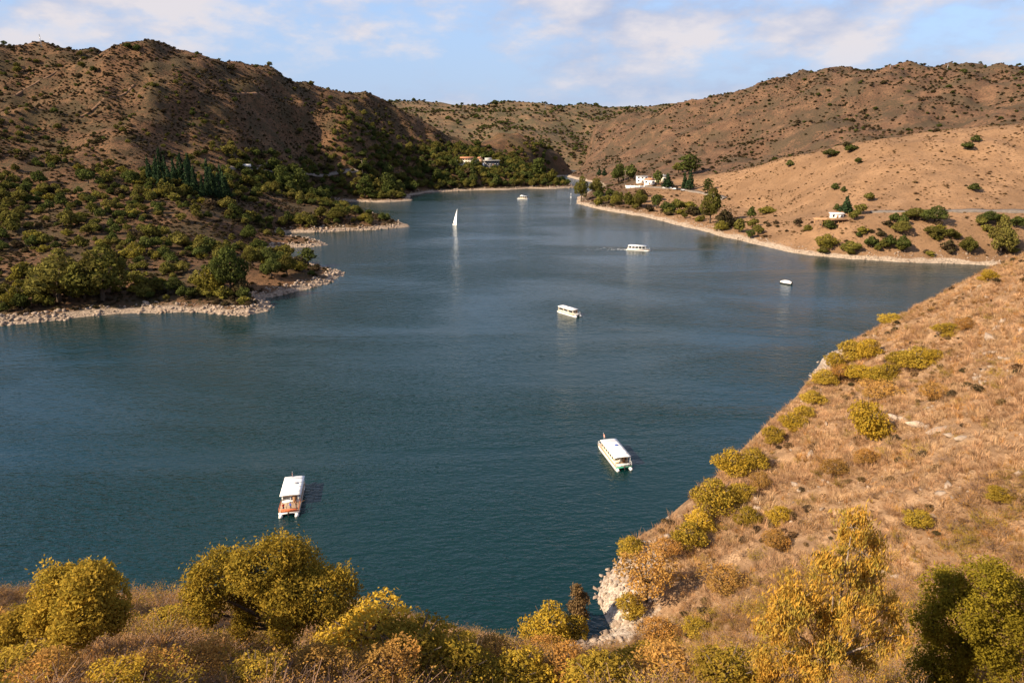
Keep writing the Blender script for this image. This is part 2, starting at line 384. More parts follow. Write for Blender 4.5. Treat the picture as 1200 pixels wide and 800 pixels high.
def n_range(N, L, v, a, b, c=0., d=1., smooth=True):
    m = N.new('ShaderNodeMapRange'); m.interpolation_type = 'SMOOTHSTEP' if smooth else 'LINEAR'
    for i, k in enumerate((a, b, c, d)): m.inputs[i + 1].default_value = k
    L.new(v, m.inputs[0]); return m.outputs[0]
def n_math(N, L, op, a, b):
    m = N.new('ShaderNodeMath'); m.operation = op
    for i, v in enumerate((a, b)):
        if isinstance(v, (int, float)): m.inputs[i].default_value = v
        else: L.new(v, m.inputs[i])
    return m.outputs[0]
def n_bump(N, L, h, strength, dist):
    b = N.new('ShaderNodeBump'); b.inputs['Strength'].default_value = strength; b.inputs['Distance'].default_value = dist
    L.new(h, b.inputs['Height']); return b.outputs[0]
def finish(N, L, col, rough=.9, normal=None, spec=.2, metal=0.0):
    p = N.new('ShaderNodeBsdfPrincipled'); o = N.new('ShaderNodeOutputMaterial')
    if isinstance(col, tuple): p.inputs['Base Color'].default_value = c4(col)
    else: L.new(col, p.inputs['Base Color'])
    p.inputs['Roughness'].default_value = rough; p.inputs['Specular IOR Level'].default_value = spec; p.inputs['Metallic'].default_value = metal
    if normal: L.new(normal, p.inputs['Normal'])
    L.new(p.outputs[0], o.inputs[0]); return p
def geo_pos(N): return N.new('ShaderNodeNewGeometry').outputs['Position']
def attr(N, name):
    a = N.new('ShaderNodeAttribute'); a.attribute_name = name; return a.outputs['Fac']

def plain(name, col, rough=.6, var=.12, scale=3.0, spec=.3, metal=0.0, bump=0.0):
    """painted / cast surface with slight mottling and wear"""
    m, N, L = new_mat(name); tc = N.new('ShaderNodeTexCoord').outputs['Object']
    f = n_noise(N, L, scale, 5, .6, tc); g = n_noise(N, L, scale * 9, 3, .6, tc)
    dk = tuple(c * (1 - 2.2 * var) for c in col); lt = tuple(min(1, c * (1 + var)) for c in col)
    c = n_mix(N, L, n_range(N, L, f, .3, .7), dk, lt)
    c = n_mix(N, L, n_math(N, L, 'MULTIPLY', n_range(N, L, g, .62, .75), .5), c, tuple(k * .6 for k in col))
    finish(N, L, c, rough, n_bump(N, L, g, bump, .02) if bump else None, spec, metal); return m

def ground_mat(name, dry, dark, light, shore=(.40, .33, .26), gold=None, sc=1.0, bump=1.0):
    m, N, L = new_mat(name); P = geo_pos(N)
    big = n_noise(N, L, .012 * sc, 5, .6, P, .6); mid = n_noise(N, L, .07 * sc, 5, .6, P); fine = n_noise(N, L, .5 * sc, 5, .7, P)
    c = n_mix(N, L, n_range(N, L, mid, .38, .66), dry, light)
    if gold:
        gl = n_mix(N, L, n_range(N, L, mid, .35, .7), gold[0], gold[1])
        gl = n_mix(N, L, n_math(N, L, 'MULTIPLY', n_range(N, L, fine, .50, .64), .75), gl, gold[2]); gl = n_mix(N, L, n_math(N, L, 'MULTIPLY', n_range(N, L, big, .45, .62), .5), gl, gold[2])
    scrub = n_math(N, L, 'MULTIPLY', n_range(N, L, fine, .44, .60), n_range(N, L, big, .36, .6, .45, 1.0))
    c = n_mix(N, L, scrub, c, dark)
    c = n_mix(N, L, n_math(N, L, 'MULTIPLY', n_range(N, L, n_noise(N, L, .028 * sc, 6, .68, P, .4), .43, .60), .75), c, tuple(k * 1.3 for k in dark))
    if gold: c = n_mix(N, L, attr(N, 'grass'), c, gl)
    sh = n_range(N, L, n_math(N, L, 'ADD', attr(N, 'shore'), n_math(N, L, 'MULTIPLY', n_math(N, L, 'SUBTRACT', mid, .5), .9)), .42, .62)
    vr = N.new('ShaderNodeTexVoronoi'); vr.inputs['Scale'].default_value = .55; L.new(P, vr.inputs['Vector'])
    sc_ = n_mix(N, L, n_range(N, L, vr.outputs['Distance'], .1, .75), shore, tuple(k * .55 for k in shore))
    sc_ = n_mix(N, L, n_range(N, L, n_noise(N, L, 1.7, 3, .6, P), .4, .7), sc_, tuple(min(1, k * 1.35) for k in shore))
    c = n_mix(N, L, sh, c, sc_)
    hgt = n_math(N, L, 'ADD', n_math(N, L, 'MULTIPLY', fine, .6), n_math(N, L, 'MULTIPLY', n_noise(N, L, 2.2 * sc, 3, .6, P), .25))
    finish(N, L, c, .95, n_bump(N, L, hgt, .8, 1.6 * bump), .1); return m

M = {}
M['near_ground'] = ground_mat('near_ground', (.27, .165, .09), (.13, .08, .046), (.38, .245, .14), sc=6, bump=.22)
M['left_ground'] = ground_mat('left_ground', (.105, .055, .030), (.036, .029, .015), (.165, .090, .046), shore=(.29, .225, .17))
M['right_ground'] = ground_mat('right_ground', (.108, .060, .037), (.042, .033, .021), (.165, .094, .055), gold=((.215, .125, .066), (.28, .168, .092), (.12, .073, .042)), shore=(.34, .27, .205))
M['far_ground'] = ground_mat('far_ground', (.14, .085, .05), (.05, .045, .025), (.2, .125, .07), sc=.8)

def water_mat():
    m, N, L = new_mat('lake_water'); P = geo_pos(N)
    mp = N.new('ShaderNodeMapping'); mp.inputs['Rotation'].default_value = (0, 0, R(-24)); mp.inputs['Scale'].default_value = (.55, 1.25, 1)
    L.new(P, mp.inputs[0]); V = mp.outputs[0]
    r1 = n_noise(N, L, 1.0, 2, .5, V, .4); r2 = n_noise(N, L, .30, 3, .5, V, .3); r3 = n_noise(N, L, 3.1, 2, .5, V)
    # wind lanes: calmer and rougher patches
    mp2 = N.new('ShaderNodeMapping'); mp2.inputs['Scale'].default_value = (.006, .016, 1); mp2.inputs['Rotation'].default_value = (0, 0, R(-8)); L.new(P, mp2.inputs[0])
    lane = n_range(N, L, n_noise(N, L, 1.0, 4, .55, mp2.outputs[0], .6), .36, .66, .22, 1.0)
    h = n_math(N, L, 'ADD', n_math(N, L, 'MULTIPLY', r1, .42), n_math(N, L, 'ADD', n_math(N, L, 'MULTIPLY', r2, .62), n_math(N, L, 'MULTIPLY', r3, .07)))
    h = n_math(N, L, 'MULTIPLY', h, lane)
    p = finish(N, L, (.0016, .0170, .0175), .15, n_bump(N, L, h, 1.0, 1.0), .5); p.inputs['IOR'].default_value = 1.40; p.inputs['Specular Tint'].default_value = (.74, .93, 1.0, 1)
    return m
M['water'] = water_mat()

def leaf_mat(name, a, b, c=None, trans=.28, patch=0.0):
    m, N, L = new_mat(name); g = N.new('ShaderNodeNewGeometry'); oi = N.new('ShaderNodeObjectInfo')
    isl = g.outputs['Random Per Island']
    col = n_mix(N, L, isl, a, b)
    if c: col = n_mix(N, L, n_range(N, L, oi.outputs['Random'], .35, 1.0, 0., .75), col, c)
    col = n_mix(N, L, n_math(N, L, 'MULTIPLY', n_range(N, L, n_noise(N, L, .9, 3, .6, g.outputs['Position']), .45, .68), .7), col, b)
    if c: col = n_mix(N, L, n_math(N, L, 'MULTIPLY', n_range(N, L, n_noise(N, L, .11, 4, .6, g.outputs['Position']), .46, .60), .8), col, tuple(k * .72 for k in c))
    hsv = N.new('ShaderNodeHueSaturation'); L.new(col, hsv.inputs['Color'])
    L.new(n_range(N, L, oi.outputs['Random'], 0, 1, .72, 1.22, False), hsv.inputs['Value'])
    col = hsv.outputs[0]
    d = N.new('ShaderNodeBsdfDiffuse'); t = N.new('ShaderNodeBsdfTranslucent'); mx = N.new('ShaderNodeMixShader'); o = N.new('ShaderNodeOutputMaterial')
    L.new(col, d.inputs[0]); L.new(col, t.inputs[0]); mx.inputs[0].default_value = trans
    L.new(d.outputs[0], mx.inputs[1]); L.new(t.outputs[0], mx.inputs[2]); L.new(mx.outputs[0], o.inputs[0]); return m
M['olive'] = leaf_mat('olive_leaf', (0.095, 0.1, 0.022), (0.17, 0.155, 0.036), (0.145, 0.12, 0.032), 0.3)
M['green'] = leaf_mat('green_leaf', (0.055, 0.075, 0.02), (0.105, 0.12, 0.03), (0.08, 0.09, 0.026), 0.3)
M['yellowgreen'] = leaf_mat('yellow_green_leaf', (0.17, 0.15, 0.026), (0.26, 0.21, 0.038), (0.13, 0.125, 0.03), 0.3)
M['pine'] = leaf_mat('pine_needle', (.022, .042, .020), (.040, .065, .028))
M['scrub'] = leaf_mat('scrub_leaf', (.050, .044, .020), (.088, .070, .032), (.075, .048, .030))
M['dryclump'] = leaf_mat('dry_clump_leaf', (.22, .125, .06), (.13, .075, .04), (.17, .115, .05))
M['gold'] = leaf_mat('golden_leaf', (0.64, 0.4, 0.045), (0.34, 0.25, 0.035), (0.52, 0.34, 0.045), 0.4)
M['goldolive'] = leaf_mat('golden_olive_leaf', (0.56, 0.36, 0.048), (0.24, 0.19, 0.03), (0.4, 0.27, 0.042), 0.4)
M['euc'] = leaf_mat('eucalyptus_leaf', (0.66, 0.36, 0.055), (0.26, 0.24, 0.05), (0.55, 0.27, 0.05), 0.38)
M['deepgreen'] = leaf_mat('deep_olive_leaf', (0.36, 0.26, 0.024), (0.14, 0.12, 0.016), (0.26, 0.2, 0.022), 0.38)
M['copper'] = leaf_mat('copper_leaf', (0.56, 0.27, 0.065), (0.34, 0.18, 0.05), (0.42, 0.25, 0.07), 0.35)
M['straw'] = leaf_mat('straw_blade', (0.67, 0.46, 0.26), (0.4, 0.25, 0.13), (0.52, 0.3, 0.16), 0.35)
M['rust'] = leaf_mat('rusty_blade', (0.58, 0.29, 0.1), (0.36, 0.185, 0.068), (0.46, 0.26, 0.085), 0.35)
M['twig'] = leaf_mat('dry_twig', (0.32, 0.22, 0.155), (0.19, 0.125, 0.09), (0.24, 0.15, 0.11), 0.1)
M['bark'] = plain('bark', (.10, .075, .055), .95, .25, 6.0, .1, 0, .6)
M['palebark'] = plain('pale_bark', (.28, .22, .17), .9, .25, 5.0, .1, 0, .5)

def rock_mat(name, col):
    m, N, L = new_mat(name); P = geo_pos(N); oi = N.new('ShaderNodeObjectInfo').outputs['Random']
    f = n_noise(N, L, .9, 5, .65, P); c = n_mix(N, L, n_range(N, L, f, .35, .65), tuple(k * .6 for k in col), col)
    c = n_mix(N, L, n_range(N, L, oi, .0, 1.0, 0, .55), c, tuple(k * .45 for k in (col[0], col[1] * .92, col[2] * .85)))
    finish(N, L, c, .95, n_bump(N, L, n_noise(N, L, 4, 5, .65, P), .6, .08), .15); return m
M['rock'] = rock_mat('shore_rock', (.37, .29, .225))
M['outcrop'] = rock_mat('outcrop_rock', (.42, .33, .255))

# ------------------------------------------------------------------ the setting: ground and water
def shore_attr(T, hgt): return np.clip(1.0 - T.Z / hgt, 0, 1) * sstep(40, 22, T.sd)
rocky = np.maximum(sstep(112, 100, T1.Y), np.exp(-((T1.X - 103) ** 2 + (T1.Y - 216) ** 2) / 18 ** 2)) * sstep(-8, 4, T1.X) + .25
T1.build('near_hillside', M['near_ground'], {'shore': shore_attr(T1, 7.0) * np.clip(rocky, 0, 1)})
T2.build('left_hills', M['left_ground'], {'shore': shore_attr(T2, 3.6)})
grass = sstep(18, -6, T3.Y - golden_line(T3.X) + fbm(T3.X, T3.Y, 25, 3) * 12) * sstep(60, 120, T3.X - .18 * (T3.Y - 500))
T3.build('right_hills', M['right_ground'], {'shore': shore_attr(T3, 4.2), 'grass': grass})
T4.build('far_hills', M['far_ground'], {'shore': np.zeros_like(T4.Z)})
tag(obj('lake_water', mesh_np('lake_water', [(-2500, -300, 0), (2500, -300, 0), (2500, 4000, 0), (-2500, 4000, 0)], np.array([(0, 1, 2, 3)]), M['water'])), kind='structure')

# ------------------------------------------------------------------ foliage prototypes
def leaf_quads(c, nrm, size, asp=1.0, rng=RNG, fold=.25, axis=None):
    """a slightly folded leaf (two quads sharing a rib) at each centre"""
    n = len(c); nrm = nrm / (np.linalg.norm(nrm, axis=1)[:, None] + 1e-9)
    r = rng.normal(size=(n, 3)) if axis is None else axis
    a = np.cross(nrm, r); a /= np.linalg.norm(a, axis=1)[:, None] + 1e-9; b = np.cross(nrm, a)
    s = np.asarray(size).reshape(-1, 1) * np.ones((n, 1))
    v = np.stack([c - b * s * asp * .5, c + a * s * .36 - nrm * s * fold * .3, c + b * s * asp * .5, c - a * s * .36 - nrm * s * fold * .3], 1)
    q = np.arange(n * 4).reshape(n, 4)
    return v.reshape(-1, 3), q

def sample_lobes(lobes, n, rng, inner=.62, flat=1.0):
    """points near the outside of a union of ellipsoid lobes, with outward normals"""
    lobes = np.asarray(lobes, dtype=float); c = lobes[:, :3]; rad = lobes[:, 3:6] if lobes.shape[1] >= 6 else np.repeat(lobes[:, 3:4], 3, 1)
    wt = (rad.prod(1)) ** (2 / 3); k = rng.choice(len(lobes), n, p=wt / wt.sum())
    d = rng.normal(size=(n, 3)); d /= np.linalg.norm(d, axis=1)[:, None]
    r = inner + (1 - inner) * rng.random(n) ** .6
    lump = 1 + .16 * np.sin(d[:, 0] * 5 + k * 1.7) * np.sin(d[:, 1] * 5 + k) + .12 * np.sin(d[:, 2] * 7 + k * 2.3)
    p = c[k] + d * rad[k] * (r * lump)[:, None]
    depth = np.zeros(n)
    for i in range(len(lobes)):
        q = np.linalg.norm((p - c[i]) / rad[i], axis=1); depth = np.maximum(depth, np.where(k == i, 0, 1 - q))
    keep = (depth < .38) & (p[:, 2] > .02)
    return p[keep], (d / rad[k])[keep]

def crown_mesh(name, mat, lobes, n, size, seed, asp=1.2, rnd=.75, inner=.6):
    rng = np.random.default_rng(seed); p, d = sample_lobes(lobes, n, rng, inner)
    nr = d / np.linalg.norm(d, axis=1)[:, None] + rng.normal(size=p.shape) * rnd
    v, q = leaf_quads(p, nr, size * (.6 + .8 * rng.random(len(p))), asp, rng)
    return mesh_np(name, v, q, mat)

def bushy_lobes(seed, n=7, w=.5, h=1.0, base=.22):
    """lobes of a unit-height, unit-width bush or broad tree"""
    rng = random.Random(seed); out = [(0, 0, h * .58, w * .62, w * .62, h * .36)]
    for i in range(n):
        a = i / n * 2 * math.pi + rng.uniform(-.4, .4); r = w * rng.uniform(.42, .66); s = w * rng.uniform(.32, .5)
        out.append((math.cos(a) * r, math.sin(a) * r, h * rng.uniform(base + .12, .68), s, s, s * rng.uniform(.75, 1.0)))
    out.append((rng.uniform(-.1, .1), rng.uniform(-.1, .1), h * .80, w * .42, w * .42, h * .22))
    return out
def tall_lobes(seed, n=9):
    rng = random.Random(seed); out = []
    for i in range(n):
        t = (i + .5) / n; r = .5 * math.sin(math.pi * (.16 + .8 * t)) ** .8 * .5; a = i * 2.4 + rng.uniform(-.5, .5)
        out.append((math.cos(a) * r * .7, math.sin(a) * r * .7, .22 + .7 * t, .13 + r * .45, .13 + r * .45, .12))
    return out
def cone_lobes(seed, n=9):
    rng = random.Random(seed); out = []
    for i in range(n):
        t = i / (n - 1); r = .24 * (1 - t) + .03
        out.append((rng.uniform(-.03, .03), rng.uniform(-.03, .03), .14 + .8 * t, r, r, .09))
    return out

def trunk_mesh(name, mat, seed, h=1.0, r=.035, forks=4, spread=.26, n=5):
    rng = random.Random(seed); mb = MB()
    k = Vector((rng.uniform(-.05, .05), rng.uniform(-.05, .05), h * .3))
    mb.tube([(0, 0, -.1), (k.x * .4, k.y * .4, h * .12), tuple(k)], [r * 1.35, r, r * .8], n)
    for i in range(forks):
        a = i / forks * 6.28 + rng.uniform(-.4, .4); e = Vector((math.cos(a) * spread, math.sin(a) * spread, h * rng.uniform(.58, .75)))
        m = k.lerp(e, .5) + Vector((0, 0, -.03))
        mb.tube([tuple(k), tuple(m), tuple(e)], [r * .65, r * .45, r * .2], n - 1)
    return mesh_np(name, np.vstack(mb.v), [np.vstack(mb.q), np.vstack(mb.t)], mat)

PROTO = {}
def protos(key, kind, mat, variants, n, size):
    L = []
    for i in range(variants):
        sd = hash((kind, i)) % 1 + i * 7 + len(key) * 3
        lb = {'bush': lambda: bushy_lobes(sd, 7), 'low': lambda: [(x, y, z * .9, rx, ry, rz * .8) for x, y, z, rx, ry, rz in bushy_lobes(sd + 40, 8, .5, .8, .05)],
              'tall': lambda: tall_lobes(sd), 'cone': lambda: cone_lobes(sd)}[kind]()
        cr = crown_mesh(key + '_crown', M[mat], lb, n, size, sd + 100)
        tr = trunk_mesh(key + '_trunk', M['bark'], sd + 5, 1.0, .03 if kind in ('tall', 'cone') else .035, 3 if kind in ('tall', 'cone') else 5, .1 if kind in ('tall', 'cone') else .27)
        L.append((cr, tr))
    PROTO[key] = L
protos('olive_tree', 'bush', 'olive', 4, 900, .115)
protos('green_tree', 'bush', 'green', 3, 900, .115)
protos('yellow_shrub', 'low', 'yellowgreen', 3, 700, .12)
protos('pine', 'cone', 'pine', 3, 800, .085)
protos('tall_tree', 'tall', 'green', 3, 800, .085)
protos('scrub', 'low', 'scrub', 3, 420, .15)
protos('dry_clump', 'low', 'dryclump', 3, 300, .17)
protos('olive_grove', 'bush', 'olive', 3, 4200, .05)
protos('green_grove', 'bush', 'green', 3, 4200, .05)
protos('yellow_grove', 'low', 'yellowgreen', 2, 3600, .052)

def place_tree(name, key, loc, width, height, label, cat, group=None, parts=True, rz=None, variant=None):
    cr, tr = PROTO[key][random.randrange(len(PROTO[key])) if variant is None else variant]
    rz = random.uniform(0, 6.28) if rz is None else rz
    wk = width if key not in ('pine', 'tall_tree') else width * 2.0
    o = empty(name, loc, rz, label, cat, group); o.scale = (wk, wk, height)
    c = bpy.data.objects.new('crown', cr); c.parent = o; COL.objects.link(c)
    if parts:
        t = bpy.data.objects.new('trunk', tr); t.parent = o; COL.objects.link(t)
    return o

# ------------------------------------------------------------------ uncountable cover: one object that scatters prototypes over points
def scatter(name, label, cat, P, rot, scl, meshes):
    pc = bpy.data.collections.new(name + '_pieces')
    for i, me in enumerate(meshes):
        pc.objects.link(bpy.data.objects.new('%s_piece_%02d' % (name, i), me))
    n = len(P); me = bpy.data.meshes.new(name); me.vertices.add(n); me.vertices.foreach_set('co', np.asarray(P, dtype=np.float32).ravel())
    for nm, A in (('rot', rot), ('scl', scl)):
        at = me.attributes.new(nm, 'FLOAT_VECTOR', 'POINT'); at.data.foreach_set('vector', np.asarray(A, dtype=np.float32).ravel())
    at = me.attributes.new('pick', 'INT', 'POINT'); at.data.foreach_set('value', RNG.integers(0, len(meshes), n).astype(np.int32))
    o = obj(name, me); tag(o, label, cat, kind='stuff')
    ng = bpy.data.node_groups.new(name + '_scatter', 'GeometryNodeTree')
    ng.interface.new_socket('Geometry', in_out='INPUT', socket_type='NodeSocketGeometry'); ng.interface.new_socket('Geometry', in_out='OUTPUT', socket_type='NodeSocketGeometry')
    N, L = ng.nodes, ng.links
    gi = N.new('NodeGroupInput'); go = N.new('NodeGroupOutput'); iop = N.new('GeometryNodeInstanceOnPoints')
    ci = N.new('GeometryNodeCollectionInfo'); ci.inputs['Collection'].default_value = pc; ci.inputs['Separate Children'].default_value = True; ci.inputs['Reset Children'].default_value = True
    iop.inputs['Pick Instance'].default_value = True
    def na(nm, t):
        a = N.new('GeometryNodeInputNamedAttribute'); a.data_type = t; a.inputs['Name'].default_value = nm; return a.outputs['Attribute']
    L.new(gi.outputs[0], iop.inputs['Points']); L.new(ci.outputs[0], iop.inputs['Instance'])
    L.new(na('rot', 'FLOAT_VECTOR'), iop.inputs['Rotation']); L.new(na('scl', 'FLOAT_VECTOR'), iop.inputs['Scale']); L.new(na('pick', 'INT'), iop.inputs['Instance Index'])
    L.new(iop.outputs[0], go.inputs[0])
    md = o.modifiers.new('scatter', 'NODES'); md.node_group = ng
    return o
def zrot(n, tilt=0.0):
    return np.stack([RNG.normal(0, tilt, n) if tilt else np.zeros(n), RNG.normal(0, tilt, n) if tilt else np.zeros(n), RNG.random(n) * 6.28], 1)
def jgrid(x0, x1, y0, y1, cell):
    X, Y = np.meshgrid(np.arange(x0, x1, cell), np.arange(y0, y1, cell)); X = X.ravel(); Y = Y.ravel()
    return X + RNG.random(len(X)) * cell, Y + RNG.random(len(Y)) * cell

# ------------------------------------------------------------------ trees and scrub of the left hills
def blob(x, y, spots):
    r = np.zeros_like(x)
    for px, py, wpx, k in spots:
        g = G(px, py); d = g.y; sx = wpx / FPX * d; sy = sx * 1.6
        r = np.maximum(r, k * np.exp(-(((x - g.x) / sx) ** 2 + ((y - g.y) / sy) ** 2)))
    return r
x, y = jgrid(-720, 170, 250, 1250, 5.0)
z = T2.z(x, y); sd = T2.samp(T2.sd, x, y)
m = (sd > 7) & (z > 1.6); x, y, z, sd = x[m], y[m], z[m], sd[m]
patch = fbm(x, y, 55, 3, off=2.); fine_ = fbm(x, y, 16, 2, off=6.)
wood = blob(x, y, [(450, 215, 60, 1), (520, 212, 50, 1), (580, 212, 45, 1), (620, 212, 30, 1), (400, 222, 40, .9), (350, 222, 40, .8), (560, 200, 30, .8), (610, 200, 30, .8), (480, 205, 40, .8)])
dark = blob(x, y, [(205, 118, 34, .8), (235, 150, 30, .8), (165, 110, 26, .7), (150, 140, 22, .6), (260, 170, 26, .7), (20, 90, 26, .7), (35, 165, 40, .75), (5, 140, 30, .8), (60, 185, 34, .7), (455, 165, 26, .9), (480, 182, 26, .9), (430, 150, 20, .7), (330, 100, 18, .4), (360, 125, 20, .4), (540, 150, 20, .6), (120, 165, 30, .5), (100, 90, 14, .3)])
low = sstep(72, 22, z)
p = .14 + .36 * low + .6 * wood + .6 * dark + .62 * patch * (0.4 + low) + .3 * fine_
p = np.where(wood > .4, np.maximum(p, .8), p) * sstep(5, 14, sd)
p *= np.where((x < -60) & (y < 560) & (z < 40), .82, 1)
p *= np.where(low + wood + dark > .5, 1.0, .25 + 1.3 * sstep(-.2, .45, fbm(x, y, 70, 3, off=11.) + .6 * fbm(x, y, 17, 2, off=12.)))
m = RNG.random(len(x)) < np.clip(p, .02, .95) * .8
x, y, z, sd, low, wood, dark = [a[m] for a in (x, y, z, sd, low, wood, dark)]
P = np.stack([x, y, z], 1); m = visible(P + np.array((0, 0, 4.0)))
P, low, wood, dark, sd = P[m], low[m], wood[m], dark[m], sd[m]
size = np.where(low > .4, RNG.gamma(7, .78, len(P)) + .8, RNG.gamma(5, .62, len(P)) + .8) + wood * 2.6
px, py, dep = project(P)
big = size / dep * FPX
big = np.where((px > -15) & (px < 1215), big, 0)
order = np.argsort(-big); ind = np.zeros(len(P), bool); ind[order[:285]] = True
def left_zone(q, ppx, ppy):
    if ppx > 395 or q[1] > 620:
        return 'in the wood ' + ('above the third spit' if ppx < 440 else 'left of the terracotta terrace building' if ppx < 525 else 'below the dark flat-roofed house' if ppx < 600 else 'near the rocky spit')
    if ppy > 318: return 'above the left shore, ' + ('near the frame edge' if ppx < 60 else 'around the two widest olive trees' if ppx < 165 else 'on the slope between the shore clumps' if ppx < 240 else 'on the stony point')
    if ppx > 330: return 'on the pointed headland, ' + ('landward end' if ppx < 365 else 'towards its stony tip')
    if ppy > 270: return 'on the low rise, ' + ('near the frame edge' if ppx < 80 else 'behind the widest shore trees' if ppx < 160 else 'in its middle' if ppx < 240 else 'behind the stony point')
    return 'at the left hill foot, ' + ('near the frame edge' if ppx < 90 else 'left of the pine grove' if ppx < 175 else 'around the pine grove' if ppx < 275 else 'right of the pine grove')
smed = np.median(size[ind])
for i in np.nonzero(ind)[0]:
    q = P[i]; s = size[i]; zn = left_zone(q, px[i], py[i]); r = random.random()
    if wood[i] > .35: key, nm, lb, hh = ('green_tree', 'broadleaf_tree', 'dark green broadleaf tree', 1.05) if r < .6 else ('tall_tree', 'tall_tree', 'tall narrow dark green tree', 1.9) if r < .75 else ('olive_tree', 'broadleaf_tree', 'olive green rounded tree', 1.0)
    elif r < .07: key, nm, lb, hh = 'scrub', 'shrub', 'brown half-bare shrub', .75
    elif r < .52: key, nm, lb, hh = 'olive_tree', 'broadleaf_tree', 'olive green rounded tree', .82
    elif r < .74: key, nm, lb, hh = 'green_tree', 'broadleaf_tree', 'dark green broadleaf tree', .85
    else: key, nm, lb, hh = 'yellow_shrub', 'shrub', 'yellowish green rounded shrub', .78
    lab = ('bigger ' if s > smed else 'smaller ') + lb + ' ' + zn
    place_tree(nm, key, q, s, s * hh * random.uniform(.85, 1.15), lab, 'shrub' if nm == 'shrub' else 'tree', lb + 's ' + zn)
rest = P[~ind]; n = len(rest); s = size[~ind][:, None] * np.array((1, 1, .8)); low_ = low[~ind]; wd = wood[~ind]; dk = dark[~ind]
pick = (low_ + wd + dk * .8 + RNG.random(n) * .5) > .62
scatter('hillside_trees', 'dense olive and dark green bush covering the lower left hillside', 'trees', rest[pick], zrot(pick.sum()), s[pick], [c for c, t in PROTO['olive_tree'] + PROTO['green_tree']] + [PROTO['scrub'][0][0]])
scatter('hill_scrub', 'sparse brown scrub dotted over the dry upper left hill', 'scrub', rest[~pick], zrot((~pick).sum()), s[~pick] * .9, [c for c, t in PROTO['scrub'] + PROTO['olive_tree'][:1] + PROTO['green_tree'][:1]])
# low dry brush between the trees
x, y = jgrid(-640, 150, 250, 1080, 2.8); z = T2.z(x, y); sd = T2.samp(T2.sd, x, y)
m = (sd > 6) & (z > 1.4) & (RNG.random(len(x)) < .52 + .6 * fbm(x, y, 40, 3, off=9.) + .3 * fbm(x, y, 11, 2, off=3.)); P = np.stack([x, y, z - .1], 1)[m]; P = P[visible(P + np.array((0, 0, 2.5)))]
s = (RNG.gamma(4, .36, len(P)) + .4)[:, None] * np.array((1.1, 1.1, .7))
scatter('dry_brush', 'low brown brush and dead grass between the trees on the left slopes', 'brush', P, zrot(len(P)), s, [c for c, t in PROTO['scrub']])

# keyed trees of the left side: (foot x, foot y, width px, height px, kind, label)
def keyed(lst, nm_default='broadleaf_tree', cat='tree'):
    for fx, fy, wp, hp, key, lab in lst:
        g = G(fx, fy); dep = project(np.array(g))[2]; k = dep / FPX
        key = {'olive_tree': 'olive_grove', 'green_tree': 'green_grove', 'yellow_shrub': 'yellow_grove'}.get(key, key) if max(wp, hp) > 19 else key
        nm = {'pine': 'pine_tree', 'yellow_grove': 'shrub', 'yellow_shrub': 'shrub', 'tall_tree': 'tall_tree', 'scrub': 'shrub'}.get(key, nm_default)
        place_tree(nm, key, g, wp * k, hp * k, lab, 'shrub' if nm == 'shrub' else 'tree')
keyed([(20, 361, 30, 34, 'yellow_shrub', 'bright yellow-green shrub by the stones at the left edge of the lake'),
       (70, 354, 78, 56, 'olive_tree', 'wide olive tree right above the stony shore on the far left'),
       (122, 352, 74, 62, 'olive_tree', 'biggest olive tree above the left shore, second from the left edge'),
       (100, 350, 46, 40, 'yellow_shrub', 'yellowish shrub between the two widest olive trees on the left shore'),
       (205, 342, 26, 17, 'green_tree', 'lone small dark bush on the bare ground right of the big shore trees'),
       (246, 344, 36, 40, 'yellow_shrub', 'yellowing tree at the left end of the clump on the stony point'),
       (272, 345, 46, 56, 'green_tree', 'tallest dark green tree in the clump on the stony point'),
       (262, 340, 34, 50, 'olive_tree', 'olive tree leaning behind the tallest tree of the stony point'),
       (283, 348, 24, 30, 'scrub', 'brown half-bare shrub at the front of the clump on the stony point'),
       (318, 326, 26, 24, 'green_tree', 'dark round tree left of centre on the stony point crest'),
       (337, 323, 26, 26, 'olive_tree', 'round tree at the right end of the stony point clump'),
       (315, 312, 28, 22, 'green_tree', 'dense green tree behind the crest of the stony point'),
       (361, 309, 14, 19, 'tall_tree', 'slender grey-green tree standing alone near the tip of the stony point'),
       (352, 318, 20, 16, 'yellow_shrub', 'yellow-green shrub beneath the slender lone tree of the point'),
       (296, 312, 26, 22, 'olive_tree', 'olive tree on the inner side of the stony point'),
       (300, 304, 20, 18, 'yellow_shrub', 'yellowish shrub above the inlet behind the stony point'),
       (293, 282, 20, 18, 'green_tree', 'bright green tree above the small inlet'),
       (352, 262, 22, 16, 'yellow_shrub', 'yellow shrub on the shore side of the pointed headland'),
       (395, 258, 34, 16, 'olive_tree', 'olive shrub line on the front of the pointed headland'),
       (428, 259, 22, 12, 'yellow_shrub', 'last yellow-green shrub before the stony tip of the headland')])
for i in range(30):
    fx = random.uniform(176, 272); fy = 214 + (fx - 176) * .16 + random.uniform(-9, 9)
    g = G(fx, fy); k = project(np.array(g))[2] / FPX; h = random.uniform(22, 34)
    place_tree('pine_tree', 'pine', g, h * random.uniform(.30, .42) * k, h * k, ('taller ' if h > 28 else 'shorter ') + 'dark pine ' + ('at the left end' if fx < 205 else 'in the middle' if fx < 242 else 'at the right end') + ' of the grove at the left hill foot', 'tree', 'pines of the dark grove')
keyed([(95 + dx, 58, wp, hp, kk, lab) for dx, wp, hp, kk, lab in [(28, 8, 7, 'green_tree', 'dark round tree on the skyline of the left hill, leftmost of the row'), (56, 7, 6, 'tall_tree', 'small upright tree on the skyline of the left hill, middle of the row'), (66, 6, 5, 'tall_tree', 'small upright tree on the left skyline, right end of the row')]])
keyed([(402, 107, 9, 6, 'green_tree', 'dark tree on the crest where the left ridge starts to fall')])

